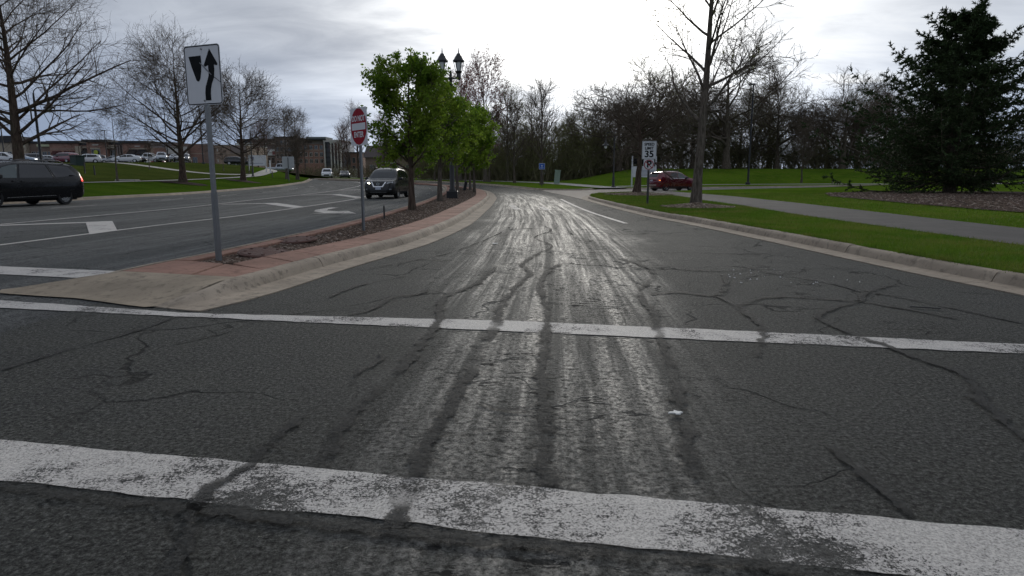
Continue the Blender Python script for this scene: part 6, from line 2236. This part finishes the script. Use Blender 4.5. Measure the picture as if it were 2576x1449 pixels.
wall(s12, X(600, s12), X(638, s12), Z(388), Z(373), -.25, -.002, TAUPE, 'upper_panel')
for u in (603, 616, 627):
    window(s12, X(u, s12), X(u + 8, s12), 0, Z(398), 0, 1)
for u, v in ((567, 381), (567, 406)):
    wall(s12, X(u, s12), X(u + 1.5, s12), Z(v + 4), Z(v - 3), -.2, -.002, SIGNP, 'wall_light')

# office block farther back
YO = 205.0
def os_(u): return ux(u, YO)
ZO = 3.0
def oz(v): return 1.2 + (446 - v) / 1651.0 * YO - ZO
of = bld('office_block', 'long office block with dark roof, white banners and brick wings', os_(720), YO, ZO)
Xo = lambda u: os_(u) - of.location.x
wall(of, Xo(606), Xo(697), -2, oz(366), 0, 18, B2)
MB().box(Xo(600), Xo(700), -.8, 18, oz(366), oz(363)).build('fascia', PALE, of)
MB().box(Xo(602), Xo(699), -.5, 18, oz(363) + .004, oz(353)).build('roof', ROOF, of)
for k in range(8):
    window(of, Xo(620 + k * 9.5), Xo(626.5 + k * 9.5), oz(376), oz(369), 0, 1)
for a, b in ((633, 655), (657, 704)):
    MB().box(Xo(a), Xo(b), -.5, -.02, oz(393), oz(378)).build('banner', simple('white_banner', (.50, .50, .48), .8), of)
MB().box(Xo(689), Xo(698), -.56, -.51, oz(391), oz(383)).build('banner_mark', simple('banner_red', (.25, .06, .06), .8), of)
for k in range(7):
    window(of, Xo(625 + k * 10), Xo(632 + k * 10), oz(412), oz(398), 0, 1)
wall(of, Xo(697), Xo(752), -2, oz(351), -1.0, 17, B2, 'wing')
MB().box(Xo(696), Xo(753), -1.3, 17, oz(351), oz(348)).build('wing_roof', ROOF, of)
for zt in (358, 374, 390, 406):
    for k in range(5):
        window(of, Xo(701 + k * 10), Xo(707 + k * 10), oz(zt + 9), oz(zt), -1.0, 1)
wall(of, Xo(752), Xo(822), -2, oz(366), -.4, 17, B1, 'brick_wing')
wall(of, Xo(752), Xo(822), oz(366), oz(356), -.45, 17, TAUPE, 'top_storey')
MB().box(Xo(748), Xo(828), -2.2, 17, oz(356), oz(353)).build('wing_roof', ROOF, of)
MB().box(Xo(764), Xo(814), 4, 12, oz(353) + .004, oz(346)).build('penthouse', simple('green_grey_panel', (.15, .17, .16), .8), of)
wall(of, Xo(752), Xo(822), oz(382), oz(381), -.5, -.41, TAN, 'string_course')
for zt in (369, 386, 402):
    for k in range(5):
        window(of, Xo(756 + k * 13), Xo(763 + k * 13), oz(zt + 9), oz(zt), -.4, 1, None, PALE)
wall(of, Xo(770), Xo(789), oz(363), oz(359), -.6, -.46, simple('dark_letters', (.03, .02, .02), .8), 'wall_lettering')
wall(of, Xo(822), Xo(863), -2, oz(358), -1.4, 16, simple('dark_glazing', (.035, .038, .042), .3), 'glazed_wing')
MB().box(Xo(819), Xo(866), -1.8, 16, oz(358), oz(355.5)).build('wing_roof', PALE, of)
for u in (822, 838, 846, 854, 861):
    MB().box(Xo(u), Xo(u + 2.6), -2.2, -1.41, -2, oz(358) - .004).build('column', PALE, of)
MB().box(Xo(822) + .4, Xo(861), -2.0, -1.42, oz(364), oz(358) - .01).build('column_cap', PALE, of)
MB().box(Xo(825), Xo(836), -2.1, -2.01, oz(365), oz(361)).build('wall_lettering', ROOF, of)
for zt in (372, 384, 396, 408):
    MB().box(Xo(824), Xo(860), -1.6, -1.42, oz(zt) - .35, oz(zt)).build('spandrel', ROOF, of)
YB = 215
bb = bld('brick_building', 'red brick building right of the pale columned office wing', ux(885, YB), YB, 2.6)
wall(bb, ux(864, YB) - ux(885, YB), ux(912, YB) - ux(885, YB), -2, 6.2, 0, 14, B1)
cornice(bb, ux(864, YB) - ux(885, YB), ux(912, YB) - ux(885, YB), 6.2, 0, .3, .4)
for k in range(4):
    window(bb, -2.6 + k * 1.5, -1.8 + k * 1.5, 3.2, 4.8, 0, 1)
    window(bb, -2.6 + k * 1.5, -1.8 + k * 1.5, .6, 2.2, 0, 1)
# walls along the bend
for u0, u1, y, z1, lab in ((834, 852, 160, 2.6, 'low pale wall behind the distant pickup'), (864, 898, 158, 2.4, 'low pale wall behind the distant sedan')):
    o = MB().box(ux(u0, y), ux(u1, y), y, y + .5, 0.5, z1 + .6)
    o.box(ux(u0, y) - .1, ux(u1, y) + .1, y - .1, y + .6, z1 + .6, z1 + .8)
    tag(o.build('garden_wall', PALE), lab, 'wall')
YH = 168
hs = bld('brick_house', 'brown brick house with a grey roof behind the charcoal crossover', ux(985, YH), YH, 1.6)
wall(hs, -6.5, 6.5, -1, 4.6, 0, 9, B2)
py_mesh('roof', [(-7, -.6, 4.5), (7, -.6, 4.5), (7, 9.6, 4.5), (-7, 9.6, 4.5), (-7, 4.5, 7.6), (7, 4.5, 7.6)], [(0, 1, 5, 4), (2, 3, 4, 5), (0, 4, 3), (1, 2, 5), (0, 3, 2, 1)], simple('brown_shingle', (.07, .055, .05), .9), hs)
for k in range(4):
    window(hs, -5.4 + k * 3, -4.0 + k * 3, 1.0, 2.6, 0, 1, None, PALE)
wall(hs, -2.2, 1.4, 3.0, 3.4, -1.2, -.01, PALE, 'porch_beam')
h2 = bld('brick_house', 'pink brown house half hidden right of the charcoal crossover', ux(1072, 172), 172, 1.6)
wall(h2, -5, 6, -1, 4.2, 0, 9, B1)
py_mesh('roof', [(-5.5, -.6, 4.1), (6.5, -.6, 4.1), (6.5, 9.6, 4.1), (-5.5, 9.6, 4.1), (-5.5, 4.5, 7.0), (6.5, 4.5, 7.0)], [(0, 1, 5, 4), (2, 3, 4, 5), (0, 4, 3), (1, 2, 5), (0, 3, 2, 1)], simple('pink_brown_shingle', (.10, .068, .062), .9), h2)
for k in range(3):
    window(h2, -4 + k * 3.2, -2.8 + k * 3.2, 1.0, 2.5, 0, 1, None, PALE)

# ------------------------------------------------------------------ render cost
cy = SC.cycles
cy.max_bounces = 3
cy.diffuse_bounces = 1
cy.glossy_bounces = 2
cy.transmission_bounces = 2
cy.transparent_max_bounces = 6
cy.use_adaptive_sampling = True
cy.adaptive_threshold = .02
cy.caustics_reflective = False
cy.caustics_refractive = False
